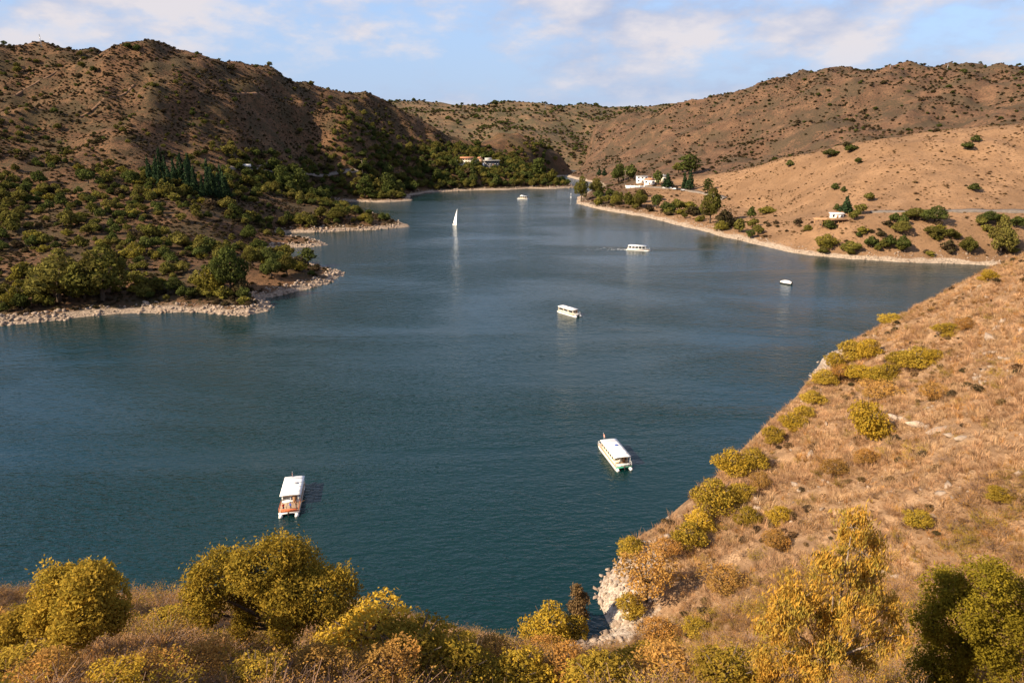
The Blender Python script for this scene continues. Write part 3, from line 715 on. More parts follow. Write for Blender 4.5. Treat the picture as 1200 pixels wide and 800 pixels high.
# ------------------------------------------------------------------ trees and scrub of the right hills
keyed([(681, 236, 17, 30, 'olive_tree', 'tall green tree at the tip of the right promontory'), (699, 231, 22, 22, 'olive_tree', 'spreading olive tree second from the promontory tip'),
       (701, 240, 12, 13, 'yellow_shrub', 'small yellow shrub low on the promontory bank'), (722, 240, 17, 22, 'yellow_shrub', 'yellow-green tree halfway along the promontory bank'),
       (737, 243, 16, 17, 'olive_tree', 'left of two touching olive trees on the promontory bank'), (749, 244, 17, 22, 'olive_tree', 'right of two touching olive trees on the promontory bank'),
       (769, 245, 13, 17, 'green_tree', 'small dark tree above the beach, right of the touching pair'), (780, 250, 14, 14, 'green_tree', 'dark rounded bush above the beach below the parked cars'),
       (793, 248, 16, 15, 'olive_tree', 'round olive bush on the bank below the road bend'), (812, 252, 22, 14, 'scrub', 'brownish bush on the bank below the road bend'), (808, 245, 18, 12, 'yellow_shrub', 'yellowish bush just under the road bend'),
       (832, 262, 26, 42, 'olive_tree', 'tallest tree of the right bank, ragged and green'), (850, 266, 24, 28, 'scrub', 'greyish brown tree beside the tallest tree of the right bank'), (845, 270, 20, 16, 'yellow_shrub', 'yellow bush at the foot of the tallest right bank tree'),
       (866, 272, 18, 16, 'olive_tree', 'olive bush at the right end of the thick bank clump'), (808, 223, 11, 24, 'pine', 'narrow dark cypress beside the right road'), (802, 222, 8, 20, 'pine', 'shorter cypress touching the tall one beside the right road'), (829, 225, 8, 16, 'tall_tree', 'thin upright tree on the bare slope right of the cypress'),
       (725, 214, 22, 22, 'green_tree', 'dark broad tree left of the white houses'), (738, 211, 17, 18, 'green_tree', 'dark tree behind the utility pole'), (771, 217, 12, 17, 'green_tree', 'dark tree between the white houses and the parked cars'), (782, 220, 13, 16, 'pine', 'dark conifer right of the white houses'),
       (807, 205, 18, 24, 'tall_tree', 'large tree behind the cypress at the foot of the right hill'), (795, 203, 16, 12, 'olive_tree', 'olive bush left of the large tree behind the cypress'), (702, 206, 6, 9, 'pine', 'small dark conifer on the spit by the channel'), (708, 206, 6, 9, 'pine', 'right of two small conifers on the spit by the channel'),
       (991, 250, 15, 20, 'pine', 'dark leaning conifer behind the lakeside hut'), (980, 248, 9, 9, 'green_tree', 'small dark tree at the back left of the lakeside hut'), (1018, 236, 14, 10, 'olive_tree', 'round bush on the golden slope above the lakeside hut'), (1008, 251, 16, 12, 'olive_tree', 'olive bush right of the lakeside hut'),
       (978, 223, 12, 8, 'green_tree', 'lone dark bush on the golden slope, left of a pair'), (988, 226, 8, 7, 'green_tree', 'smaller dark bush on the golden slope, right of a pair'),
       (972, 269, 15, 10, 'green_tree', 'dark bush under the wooden deck'), (968, 291, 26, 22, 'yellow_shrub', 'yellow and green bush above the beach under the deck'), (996, 296, 26, 18, 'yellow_shrub', 'low yellowish bush next to the beach, right of the one under the deck'),
       (1021, 291, 18, 14, 'green_tree', 'dark green bush above the beach, third from the deck'), (1040, 291, 17, 15, 'green_tree', 'round green bush above the beach, fourth from the deck'), (1057, 295, 20, 19, 'green_tree', 'larger green bush above the beach, fifth from the deck'),
       (1055, 275, 26, 15, 'olive_tree', 'olive bush uphill of the row by the beach'), (1095, 262, 32, 20, 'green_tree', 'wide dark green tree standing by the right road'), (1072, 257, 34, 13, 'olive_tree', 'low spreading olive tree left of the wide roadside tree'),
       (1092, 278, 24, 12, 'olive_tree', 'olive bush below the wide roadside tree'), (1112, 280, 18, 12, 'olive_tree', 'round olive bush lower right of the wide roadside tree'), (1110, 297, 18, 20, 'scrub', 'greyish green bush near the beach below the road'), (1133, 297, 22, 20, 'olive_tree', 'bigger olive bush right of the greyish one near the beach'),
       (1157, 262, 24, 15, 'green_tree', 'dark bush beside the right road, first from the frame edge clump'), (1190, 268, 18, 13, 'green_tree', 'dark bush beside the road at the right frame edge'), (1171, 300, 32, 42, 'olive_tree', 'tall yellowish olive tree by the beach at the far right'),
       (1133, 176, 16, 9, 'green_tree', 'dark bush on the bare golden hilltop, left one'), (1143, 167, 13, 8, 'green_tree', 'dark bush on the golden hill skyline, right one'), (1141, 224, 16, 9, 'green_tree', 'single dark bush in the middle of the golden slope'), (1005, 193, 9, 8, 'green_tree', 'small dark bush high on the golden slope'),
       (973, 185, 22, 9, 'green_tree', 'left half of the dark bush row on the golden crest'), (997, 178, 18, 8, 'green_tree', 'right half of the dark bush row on the golden crest'), (925, 196, 10, 8, 'green_tree', 'dark bush at the left start of the golden crest'),
       (900, 250, 26, 11, 'yellow_shrub', 'yellowish shrub on the bank left of the hut'), (880, 256, 12, 14, 'green_tree', 'dark small tree on the bank between the big clump and the hut'), (935, 262, 12, 8, 'scrub', 'small brown shrub on the bare bank left of the deck')])
rb = random.Random(4)
for i in range(64):
    t = rb.random()
    if i < 30: fx = 700 + t * 190; sh_y = np.interp(fx, [700, 750, 800, 850, 900], [245, 253, 265, 278, 290]); fy = sh_y - rb.uniform(5, 24); zn = 'on the promontory bank ' + ('near its tip' if fx < 745 else 'below the parked cars' if fx < 805 else 'around the tallest bank tree')
    else: fx = 945 + t * 255; fy = rb.uniform(258, 299 + (fx - 945) * .03); zn = 'on the right bank ' + ('under the deck' if fx < 1010 else 'between beach and road' if fx < 1110 else 'near the right frame edge')
    q = G(fx, fy); k = project(np.array(q))[2] / FPX; wp = rb.uniform(7, 15); key = rb.choice(['olive_tree', 'olive_tree', 'green_tree', 'yellow_shrub', 'scrub']); lb = {'olive_tree': 'olive', 'green_tree': 'dark green', 'yellow_shrub': 'yellowish', 'scrub': 'brown'}[key]
    lab = ('small ' if wp < 11 else 'middling ') + lb + ' shrub ' + zn
    place_tree('shrub', key, q, wp * k, wp * k * rb.uniform(.6, .95), lab, 'shrub', lb + ' shrubs ' + zn)
x, y = jgrid(60, 1000, 380, 1640, 5.2); z = T3.z(x, y); sd = T3.samp(T3.sd, x, y); gr = T3.samp(grass, x, y)
topk = sstep(95, 135, z); pt = fbm(x, y, 60, 3, off=4.); cl = blob(x, y, [(885, 178, 22, 1), (905, 120, 14, .7), (930, 110, 14, .6), (1020, 140, 20, .8), (1060, 150, 16, .6), (870, 160, 20, .7), (1010, 165, 18, .7)])
p = np.where(gr > .5, .008, .06 + .35 * topk + .62 * sstep(-.15, .5, pt + .6 * fbm(x, y, 16, 2, off=13.)) + .6 * cl); p = np.where((gr > .5) & (z < 16), .10, p) * sstep(6, 16, sd)
m = RNG.random(len(x)) < p; P = np.stack([x, y, z], 1)[m]; g_ = gr[m]; v = visible(P + np.array((0, 0, 3.0))); P = P[v]; g_ = g_[v]
s = (RNG.gamma(3, .62, len(P)) + .7)[:, None] * np.array((1.15, 1.15, .75))
scatter('hill_scrub', 'dark scrub dotted over the brown hill on the right', 'scrub', P, zrot(len(P)), s, [c for c, t in PROTO['scrub'] + PROTO['scrub'] + PROTO['green_tree'][:1]])
x, y = jgrid(-700, 700, 1200, 2200, 9.5); z = T4.z(x, y)
m = (z > 4) & (RNG.random(len(x)) < .45 + .6 * fbm(x, y, 120, 3, off=1.)); P = np.stack([x, y, z], 1)[m]; P = P[visible(P + np.array((0, 0, 4.)))]
s = (RNG.gamma(5, .8, len(P)) + 1.2)[:, None] * np.array((1.2, 1.2, .8))
scatter('far_wood', 'dark bush covering the distant hills in the gap', 'trees', P, zrot(len(P)), s, [c for c, t in PROTO['green_tree'][:2] + PROTO['scrub'][:2]])

x, y = jgrid(60, 560, 330, 760, 3.0); z = T3.z(x, y); sd = T3.samp(T3.sd, x, y); gr = T3.samp(grass, x, y)
m = (sd > 9) & (z > 2) & (RNG.random(len(x)) < .30 + .6 * fbm(x, y, 20, 3, off=2.)); P = np.stack([x, y, z - .1], 1)[m]; P = P[visible(P + np.array((0, 0, 1.5)))]
s = (RNG.gamma(3, .27, len(P)) + .35)[:, None] * np.array((1.2, 1.2, .6))
scatter('golden_slope_brush', 'low dry clumps speckling the golden slope on the right', 'brush', P, zrot(len(P)), s, [c for c, t in PROTO['dry_clump']])

# ------------------------------------------------------------------ near hillside: grass, brush, bushes, trees
def blades_mesh(name, mat, seed, n, h, spread, wd, lean=.5, droop=.25):
    rng = np.random.default_rng(seed); a = rng.random(n) * 6.28; r = spread * np.sqrt(rng.random(n)) * .5
    b = np.stack([np.cos(a) * r, np.sin(a) * r, np.full(n, -.06)], 1)
    la = a + rng.normal(0, .7, n); ln = lean * (.3 + rng.random(n)); hh = h * (.45 + .55 * rng.random(n))
    d = np.stack([np.cos(la) * ln, np.sin(la) * ln, np.ones(n)], 1); m = b + d * hh[:, None] * .55
    t = b + d * hh[:, None] + np.stack([np.cos(la) * hh * droop, np.sin(la) * hh * droop, -hh * droop * .5], 1)
    sd = np.stack([-np.sin(la), np.cos(la), np.zeros(n)], 1) * (wd * (.6 + .8 * rng.random(n)))[:, None]
    v = np.stack([b - sd, b + sd, m + sd * .8, m - sd * .8, t], 1).reshape(-1, 3); k = np.arange(n)[:, None] * 5
    return mesh_np(name, v, [k + np.array((0, 1, 2, 3)), k + np.array((3, 2, 4))], mat)
def twig_mesh(name, mat, seed, n=60, leafmat=None, nleaf=120, lsize=.05):
    """a thorny half-bare bush of unit size"""
    rng = np.random.default_rng(seed); V = []; Q = []; k = 0; tips = []
    for i in range(n):
        a = rng.random() * 6.28; ln = .45 + .5 * rng.random(); up = .35 + .8 * rng.random()
        p0 = np.array((0, 0, -.05)); d = np.array((math.cos(a), math.sin(a), up)); d /= np.linalg.norm(d)
        p1 = p0 + d * ln * .5 + rng.normal(0, .05, 3); p2 = p1 + (d + rng.normal(0, .35, 3)) * ln * .5
        for q0, q1, w0 in ((p0, p1, .014), (p1, p2, .008)):
            s = np.cross(q1 - q0, rng.normal(size=3)); s /= np.linalg.norm(s) + 1e-9
            V += [q0 - s * w0, q0 + s * w0, q1 + s * w0 * .5, q1 - s * w0 * .5]; Q.append((k, k + 1, k + 2, k + 3)); k += 4
        tips += [p2, p1 * .4 + p2 * .6]
    V = np.array(V); Q = np.array(Q); mi = [0] * len(Q)
    if leafmat and nleaf:
        tp = np.array(tips)[rng.integers(0, len(tips), nleaf)] + rng.normal(0, .07, (nleaf, 3))
        lv, lq = leaf_quads(tp, rng.normal(size=(nleaf, 3)) + np.array((0, 0, .5)), lsize * (.6 + .8 * rng.random(nleaf)), 1.3, rng)
        Q = np.vstack([Q, lq + len(V)]); V = np.vstack([V, lv]); mi += [1] * nleaf
    return mesh_np(name, V, Q, mats=[mat, leafmat or mat], midx=mi)
tufts = [blades_mesh('straw_tuft', M['straw'], 20 + i, 46, 1.0, .9, .018, .6) for i in range(4)]
rusty = [blades_mesh('rusty_tuft', M['rust'], 30 + i, 46, 1.0, .9, .02, .55) for i in range(3)]
brush = [twig_mesh('twig_bush', M['twig'], 40 + i, 80, M['copper'], 420, .038) for i in range(3)] + [twig_mesh('olive_twig_bush', M['twig'], 50 + i, 60, M['goldolive'], 900, .045) for i in range(3)]

def t1_points(x0, x1, y0, y1, cell, prob, zmin=1.0):
    x, y = jgrid(x0, x1, y0, y1, cell); z = T1.z(x, y); sd = T1.samp(T1.sd, x, y)
    rk = np.clip(T1.samp(rocky, x, y), 0, 1)
    m = (sd > 1.5) & (z > zmin + 3.2 * (rk > .6)) & (RNG.random(len(x)) < prob(x, y)); P = np.stack([x, y, z], 1)[m]
    return P[visible(P + np.array((0, 0, 1.2)), 40)]
near_side = lambda x, y: sstep(70, 40, y - np.clip(x, -40, 20) * .2)
gp = lambda x, y: np.clip(.62 + .9 * fbm(x, y, 9, 3, off=3.) + .5 * fbm(x, y, 2.6, 2, off=6.), .08, 1)
Pf = t1_points(-20, 250, 40, 275, .75, gp)
n = len(Pf); dist = np.linalg.norm(Pf - np.array((0, 0, CAM_Z)), axis=1)
s = (.45 + 1.0 * RNG.random(n) ** 2)[:, None] * np.array((1.15, 1.15, .95)) * np.clip(dist / 110, .8, 1.35)[:, None]
scatter('dry_slope_grass', 'golden straw grass covering the dry slope on the right', 'grass', Pf, zrot(n, .18), s, tufts + tufts + rusty[:1])
Pn = t1_points(-75, 75, 12, 80, .48, lambda x, y: np.clip(.8 + .6 * fbm(x, y, 6, 3, off=1.), .2, 1))
n = len(Pn); s = (.25 + .55 * RNG.random(n) ** 2)[:, None] * np.array((1.0, 1.0, 1.0))
scatter('dry_grass', 'rust and straw coloured dry grass across the foreground', 'grass', Pn, zrot(n, .2), s, rusty + tufts[:2])
Pb = t1_points(-75, 75, 14, 85, 1.15, lambda x, y: np.clip(.55 + .8 * fbm(x, y, 10, 3, off=8.), .08, .95))
n = len(Pb); s = (.8 + 1.7 * RNG.random(n) ** 1.5)[:, None] * np.array((1, 1, .9))
scatter('thorn_brush', 'tangled thorny brush with bare grey twigs in the foreground', 'brush', Pb, zrot(n, .15), s, brush[:3] + brush[:3] + brush[3:5])
Pb = t1_points(0, 250, 60, 275, 2.1, lambda x, y: np.clip(.20 + .9 * fbm(x, y, 18, 3, off=5.) + .3 * fbm(x, y, 5, 2, off=15.), .02, .8))
n = len(Pb); s = (.8 + 1.6 * RNG.random(n) ** 2)[:, None] * np.array((1.1, 1.1, .8))
scatter('slope_brush', 'brownish thorny brush dotted over the dry right slope', 'brush', Pb, zrot(n, .15), s, brush[:3] + brush[3:6] + [c for c, t in PROTO['scrub'][:2] + PROTO['dry_clump'][:2]])

# ---- countable bushes of the near slope
def near_proto(key, mat, kind, n, size, var=3):
    L = []
    for i in range(var):
        sd = i * 13 + len(key)
        lb = bushy_lobes(sd, 9) if kind == 'bush' else [(x, y, z * .85, rx, ry, rz * .85) for x, y, z, rx, ry, rz in bushy_lobes(sd + 60, 9, .5, .85, .02)]
        L.append((crown_mesh(key + '_crown', M[mat], lb, n, size, sd + 300, 1.35, .8, .5), trunk_mesh(key + '_trunk', M['bark'], sd, 1.0, .028, 6, .28, 6)))
    PROTO[key] = L
near_proto('gold_bush', 'gold', 'low', 5200, .036, 4)
near_proto('goldolive_bush', 'goldolive', 'low', 5200, .036, 4)
near_proto('copper_bush', 'copper', 'bush', 3800, .034, 3)
def bush(fx, fy, wp, hp, key, lab, dz=0.0):
    g = G(fx, fy); k = project(np.array(g))[2] / FPX
    f = 1.4 if fy > 765 else 1.15
    place_tree('bush', key, g + Vector((0, 0, dz)), wp * k * f, hp * k * f * 1.05, lab, 'bush')
for b in [(642, 754, 60, 54, 'gold_bush', 'bright yellow round bush by the dark cove at the bottom'),
          (672, 748, 36, 34, 'goldolive_bush', 'darker olive bush leaning on the bright yellow round bush'),
          (737, 652, 30, 32, 'goldolive_bush', 'round bush perched on top of the pale rocks'),
          (757, 704, 62, 62, 'copper_bush', 'orange-brown bush with bare stems behind the pale rocks'),
          (738, 722, 34, 34, 'goldolive_bush', 'olive bush at the foot of the orange-brown one by the rocks'),
          (805, 640, 40, 34, 'goldolive_bush', 'olive bush near the water above the round bush on the rocks'),
          (836, 597, 52, 44, 'goldolive_bush', 'wide olive bush at the waterside, halfway along the slope'),
          (856, 556, 44, 34, 'gold_bush', 'yellowish bush at the waterside, just above the wide olive one'),
          (868, 585, 30, 24, 'goldolive_bush', 'small olive bush uphill of the wide waterside bush'), (878, 616, 32, 26, 'goldolive_bush', 'olive bush on the open slope beside two others'),
          (912, 612, 30, 24, 'gold_bush', 'yellowish bush alone on the open slope left of the outcrop'), (909, 645, 34, 22, 'copper_bush', 'low brown bush on the open slope above the eucalyptus'),
          (846, 692, 50, 28, 'copper_bush', 'wide brownish bush low on the slope right of the pale rocks'), (905, 520, 26, 26, 'goldolive_bush', 'small bush on the waterline edge below the cape'),
          (928, 505, 30, 26, 'gold_bush', 'yellow bush near the waterline below the cape'), (952, 474, 28, 20, 'goldolive_bush', 'olive bush at the bare edge just below the cape'),
          (1016, 516, 50, 54, 'gold_bush', 'big round golden bush standing alone on the middle of the slope'),
          (978, 432, 26, 22, 'gold_bush', 'yellow bush on the cape beside the white rocks'), (998, 424, 34, 30, 'goldolive_bush', 'tall olive bush on the cape, second from the white rocks'), (1016, 420, 28, 26, 'gold_bush', 'golden bush on the cape, third from the white rocks'),
          (1010, 446, 40, 22, 'gold_bush', 'golden low bush under the cape bushes'), (1040, 444, 40, 20, 'goldolive_bush', 'olive bush in the band leading from the cape up the slope'), (1074, 434, 46, 32, 'goldolive_bush', 'widest olive bush at the right end of the cape band'),
          (1043, 381, 28, 17, 'goldolive_bush', 'rounded bush on the ridge line against the water'), (1158, 330, 22, 16, 'gold_bush', 'bush on the ridge line near the right frame edge'), (1110, 392, 34, 16, 'goldolive_bush', 'low bush in a shallow fold near the ridge'), (1130, 388, 22, 14, 'copper_bush', 'brown bush in a shallow fold near the ridge'), (1090, 470, 30, 20, 'copper_bush', 'grey-brown bush above the white outcrop'),
          (1075, 618, 34, 26, 'goldolive_bush', 'olive bush on the slope above the deep green tree'), (1172, 585, 30, 18, 'goldolive_bush', 'small olive bush near the right edge of the open slope'), (975, 560, 34, 20, 'copper_bush', 'brown bush below the big round golden bush'), (1012, 545, 28, 18, 'copper_bush', 'small brown bush right under the big round golden bush'), (770, 752, 44, 26, 'copper_bush', 'brown bush in the gully right of the cove'), (815, 742, 34, 22, 'goldolive_bush', 'olive bush in the gully uphill of the cove'),
          (884, 548, 34, 26, 'goldolive_bush', 'olive bush uphill of the yellowish waterside bush'), (820, 622, 36, 28, 'gold_bush', 'yellow bush squeezed between two olive ones at the waterside'), (780, 655, 30, 24, 'copper_bush', 'brown bush left of the lowest waterside olive bush'),
          (942, 490, 24, 18, 'goldolive_bush', 'olive bush touching the yellow bush below the cape'), (965, 452, 30, 22, 'goldolive_bush', 'olive bush just under the white rocks of the cape'), (985, 446, 26, 18, 'copper_bush', 'rusty bush between the cape rocks and the golden low bush'), (1056, 428, 34, 20, 'goldolive_bush', 'dark olive bush left of the widest one in the cape band'),
          (1030, 470, 44, 22, 'copper_bush', 'greyish pink brush above the big round golden bush'), (1096, 424, 30, 16, 'gold_bush', 'yellowish low bush right of the cape band'), (890, 575, 26, 20, 'copper_bush', 'rusty bush beside the small olive bush of the slope'),
          (190, 742, 62, 32, 'goldolive_bush', 'low bush between the two biggest foreground trees'), (430, 772, 92, 62, 'gold_bush', 'yellow bush right of the biggest foreground tree'), (486, 790, 92, 56, 'goldolive_bush', 'dark olive bush at the bottom, second right of the biggest tree'),
          (545, 802, 74, 44, 'goldolive_bush', 'olive bush on the bottom edge below the cove, left one'), (610, 806, 62, 40, 'gold_bush', 'yellowish bush on the bottom edge below the cove'), (702, 812, 70, 44, 'goldolive_bush', 'olive bush on the bottom edge right of the cove'), (640, 778, 44, 24, 'copper_bush', 'brown bush just in front of the bright yellow round bush'), (780, 815, 70, 46, 'copper_bush', 'brown bush on the bottom edge left of the eucalyptus'), (850, 812, 66, 50, 'goldolive_bush', 'olive bush on the bottom edge touching the eucalyptus'), (20, 800, 70, 40, 'goldolive_bush', 'olive bush in the bottom left corner'), (240, 790, 52, 30, 'copper_bush', 'rusty bush in the grass below the biggest tree'), (300, 805, 60, 34, 'goldolive_bush', 'olive bush on the bottom edge below the biggest tree'), (375, 800, 54, 38, 'copper_bush', 'copper bush on the bottom edge, right below the biggest tree'), (400, 775, 46, 30, 'gold_bush', 'yellow bush tucked under the right side of the biggest tree'), (455, 806, 64, 40, 'copper_bush', 'rusty bush on the bottom edge under the dark olive bush'), (520, 778, 56, 34, 'gold_bush', 'yellowish bush on the slope edge left of the cove'), (575, 786, 50, 30, 'copper_bush', 'brown bush on the slope edge just left of the bright yellow round bush'), (660, 800, 52, 32, 'copper_bush', 'rusty bush on the bottom edge below the bright yellow round bush'), (745, 790, 48, 30, 'gold_bush', 'yellow bush on the bottom edge in the gully'), (60, 806, 54, 34, 'copper_bush', 'rusty bush on the bottom edge near the left corner'), (175, 800, 56, 28, 'copper_bush', 'coppery bush on the bottom edge between the two left trees'), (540, 768, 40, 22, 'goldolive_bush', 'small olive bush on the slope edge above the bottom bushes'), (8, 772, 50, 44, 'copper_bush', 'greyish rusty bush cut by the left frame edge'), (130, 812, 60, 26, 'gold_bush', 'small yellow-green bush on the bottom edge under the left tree')]:
    bush(*b)

# ---- big foreground trees with real limbs
def big_tree(name, loc, lobes, nleaf, lsize, asp, leafm, barkm, label, seed, trunk_r=.2, droop=0.0, per=16, fork=.3, sig=.2, lean=(0, 0), shell=.55):
    rng = np.random.default_rng(seed); root = empty(name, loc, 0, label, 'tree'); lobes = np.array(lobes, dtype=float)
    top = lobes[:, 2].max(); base = np.array((0, 0, -.4)); f = np.array((lean[0], lean[1], top * fork))
    tm = MB(); mid = f * .5 + rng.normal(0, .08, 3); tm.tube([base, mid, f], [trunk_r * 1.3, trunk_r, trunk_r * .85], 8)
    tm.build('trunk', barkm, root, True)
    lm = MB(); tips = []; own = []
    for i, lb in enumerate(lobes):
        c, r = lb[:3], lb[3]; m1 = f + (c - f) * .45 + np.array((0, 0, -.05 * r)) + rng.normal(0, .08, 3) * r
        e = c - (c - f) / (np.linalg.norm(c - f) + 1e-6) * r * .25
        lm.tube([f, m1, e], [trunk_r * .6, trunk_r * .4, trunk_r * .22], 6, False)
        for j in range(per):
            d = rng.normal(size=3); d[2] += .25; d /= np.linalg.norm(d); q = c + d * r * rng.uniform(.55, .95)
            mm = e + (q - e) * .5 + rng.normal(0, .06, 3) * r
            lm.tube([e, mm, q], [trunk_r * .2, trunk_r * .12, trunk_r * .04], 4, False); tips += [q, mm * .45 + q * .55]; own += [i, i]
    lm.build('limbs', barkm, root, True)
    tips = np.array(tips); own = np.array(own); rr = lobes[own, 3]; pr = rr ** 2; k = rng.choice(len(tips), nleaf, p=pr / pr.sum())
    p = tips[k] + rng.normal(0, 1, (nleaf, 3)) * (rr[k] * sig)[:, None]
    if droop: p[:, 2] -= np.abs(rng.normal(0, 1, nleaf)) * rr[k] * sig * 1.8
    sh = max(1, int(nleaf * shell)); p2, d2 = sample_lobes(lobes, sh, rng, .72); p = np.vstack([p, p2]); out = p - lobes[:, :3].mean(0); out /= np.linalg.norm(out, axis=1)[:, None]
    n = len(p); nr = out * .55 + rng.normal(size=(n, 3)) * .8 + np.array((0, 0, .25))
    ax = None
    if droop:
        ax = None; dn = np.array((0, 0, -1.0)) * droop + rng.normal(size=(n, 3)) * .45; dn /= np.linalg.norm(dn, axis=1)[:, None]
        nr = nr - (nr * dn).sum(1)[:, None] * dn; ax = np.cross(dn, nr)
    v, q = leaf_quads(p, nr, lsize * (.6 + .8 * rng.random(n)), asp, rng, .25, dn if droop else None)
    obj('crown', mesh_np('crown', v, q, leafm), root); return root
def lobes_px(foot, lst):
    """lobe outlines measured as (x, y, radius) in the photo, at the tree's own distance, with their own depth"""
    k0 = project(np.array(foot))[2]; out = []
    for lx, ly, lr, dd in lst:
        d = ray(lx, ly); t = (foot.y + dd) / d[1]; c = d * t; k = project(np.array((c[0], c[1], CAM_Z + c[2])))[2] / FPX; r = lr * k
        out.append((c[0] - foot.x, c[1] - foot.y, CAM_Z + c[2] - foot.z, r, r, r * .9))
    return out
g = G(340, 768)
big_tree('golden_tree', g, lobes_px(g, [(240, 690, 28, -.8), (262, 672, 32, 1.2), (300, 668, 34, -.6), (330, 652, 30, .6), (352, 672, 32, 1.6), (390, 690, 30, .2), (372, 705, 30, -1.2), (335, 705, 32, -1.5), (300, 705, 28, 1.4), (242, 715, 20, .5), (335, 735, 22, -1.0), (285, 735, 16, -.5), (345, 690, 30, 0)]),
         30000, .125, 1.5, M['goldolive'], M['bark'], 'largest foreground tree, wide domed golden-olive crown over the bottom left', 71, .24, 0, 15, .28, .2)
g = G(88, 772)
big_tree('golden_tree', g, lobes_px(g, [(70, 690, 30, .6), (105, 684, 28, -.4), (128, 698, 24, .8), (100, 715, 30, -1.0), (60, 722, 28, .2), (30, 730, 24, 1.0), (130, 722, 20, -.5), (85, 740, 26, -.8), (12, 742, 18, .4)]),
         20000, .12, 1.5, M['goldolive'], M['bark'], 'leaning golden-olive tree at the left edge with some bare twigs', 72, .2, 0, 16, .3, .2)
ex, ey = H(968, 800, 36)[:2]; g = Vector((ex, ey, float(T1.z(ex, ey))))
big_tree('eucalyptus_tree', g, lobes_px(g, [(1000, 612, 24, .2), (1010, 640, 28, .6), (978, 668, 28, -.3), (1015, 675, 24, .8), (930, 700, 34, .2), (905, 728, 28, -.6), (960, 715, 32, .8), (1000, 715, 28, -.6), (1040, 710, 22, .6), (915, 762, 34, .4), (1045, 745, 24, -.2), (960, 770, 30, -.8), (1000, 765, 26, .9), (900, 800, 26, .2), (950, 815, 26, 0)]),
         26000, .085, 3.3, M['euc'], M['palebark'], 'eucalyptus with long hanging golden leaves at the bottom right', 73, .14, 1.2, 13, .3, .15, shell=.10)
ex, ey = H(1130, 800, 41)[:2]; g = Vector((ex, ey, float(T1.z(ex, ey))))
big_tree('bushy_tree', g, lobes_px(g, [(1110, 690, 28, .4), (1155, 680, 30, -.4), (1190, 700, 28, .3), (1090, 725, 26, -.3), (1130, 720, 30, -1.0), (1170, 735, 32, -.8), (1210, 740, 30, .2), (1110, 760, 30, .2), (1150, 775, 34, -1.0), (1200, 785, 30, -.2), (1090, 790, 28, .2), (1120, 805, 28, 0)]),
         40000, .11, 1.4, M['deepgreen'], M['bark'], 'dense deep olive-green tree in the bottom right corner beside the eucalyptus', 74, .18, 0, 18, .3, .17)
g = G(679, 735)
big_tree('slender_tree', g, lobes_px(g, [(676, 690, 7, 0), (682, 700, 8, .5), (675, 710, 9, -.4), (682, 718, 8, .3)]), 2600, .2, 2.0, M['dryclump'], M['palebark'], 'slender greyish tree behind the bright yellow bush at the cove', 75, .1, .6, 10, .4, .25)

# ------------------------------------------------------------------ rocks
def rock_mesh(seed, mat, flat=.7):
    rng = np.random.default_rng(seed); t = (1 + 5 ** .5) / 2
    v = np.array([(-1, t, 0), (1, t, 0), (-1, -t, 0), (1, -t, 0), (0, -1, t), (0, 1, t), (0, -1, -t), (0, 1, -t), (t, 0, -1), (t, 0, 1), (-t, 0, -1), (-t, 0, 1)], dtype=float); v /= np.linalg.norm(v[0])
    f = [(0, 11, 5), (0, 5, 1), (0, 1, 7), (0, 7, 10), (0, 10, 11), (1, 5, 9), (5, 11, 4), (11, 10, 2), (10, 7, 6), (7, 1, 8), (3, 9, 4), (3, 4, 2), (3, 2, 6), (3, 6, 8), (3, 8, 9), (4, 9, 5), (2, 4, 11), (6, 2, 10), (8, 6, 7), (9, 8, 1)]
    v = v * (1 + rng.normal(0, .24, (12, 1))) * np.array((1, rng.uniform(.6, .9), flat)) * .5 + rng.normal(0, .03, (12, 3))
    return mesh_np('rock', v, np.array(f), mat)
rocks = [rock_mesh(60 + i, M['rock'], random.uniform(.4, .75)) for i in range(8)]
def shore_rocks(T, x0, x1, y0, y1, cell, lo, hi, name, label, smin, smax, filt=None):
    x, y = jgrid(x0, x1, y0, y1, cell); sd = T.samp(T.sd, x, y); z = T.z(x, y)
    m = (sd > lo) & (sd < hi) & (z > -.6) & (RNG.random(len(x)) < .35 + .9 * np.clip(fbm(x, y, 14, 2, off=2.) + .3, 0, 1))
    if filt is not None: m &= filt(x, y)
    P = np.stack([x, y, z], 1)[m]; P = P[visible(P + np.array((0, 0, 1.)), 50)]; n = len(P)
    s = (smin + (smax - smin) * RNG.random(n) ** 4)[:, None] * np.ones((1, 3))
    scatter(name, label, 'rocks', P, zrot(n, .3), s, rocks)
shore_rocks(T2, -340, -60, 250, 560, 1.1, -1.5, 8, 'shore_stones', 'pale broken stones lining the left shore', .4, 3.0)
shore_rocks(T2, -260, 110, 560, 1000, 2.0, -1.0, 8, 'shore_stones', 'pale stones along the far left shore and its spit', .8, 3.2)
shore_rocks(T3, 60, 420, 330, 800, 1.5, -1.0, 9, 'shore_stones', 'pale stones on the long beach of the right shore', .5, 2.0)
shore_rocks(T1, -5, 120, 80, 235, .7, -1.2, 8, 'cove_rocks', 'pale jagged rocks between the near slope and the water', .4, 1.9, lambda x, y: T1.samp(rocky, x, y) > .45)
Ps = t1_points(20, 250, 60, 275, 1.6, lambda x, y: np.clip(-.04 + .9 * fbm(x, y, 13, 3, off=21.), 0, .7)); n = len(Ps)
scatter('slope_stones', 'scattered pale stones showing through the grass of the right slope', 'stones', Ps, zrot(n, .3), (.4 + 1.9 * RNG.random(n) ** 4)[:, None] * np.ones((1, 3)), rocks)
boulder = [rock_mesh(90 + i, M['outcrop'], .75) for i in range(5)]
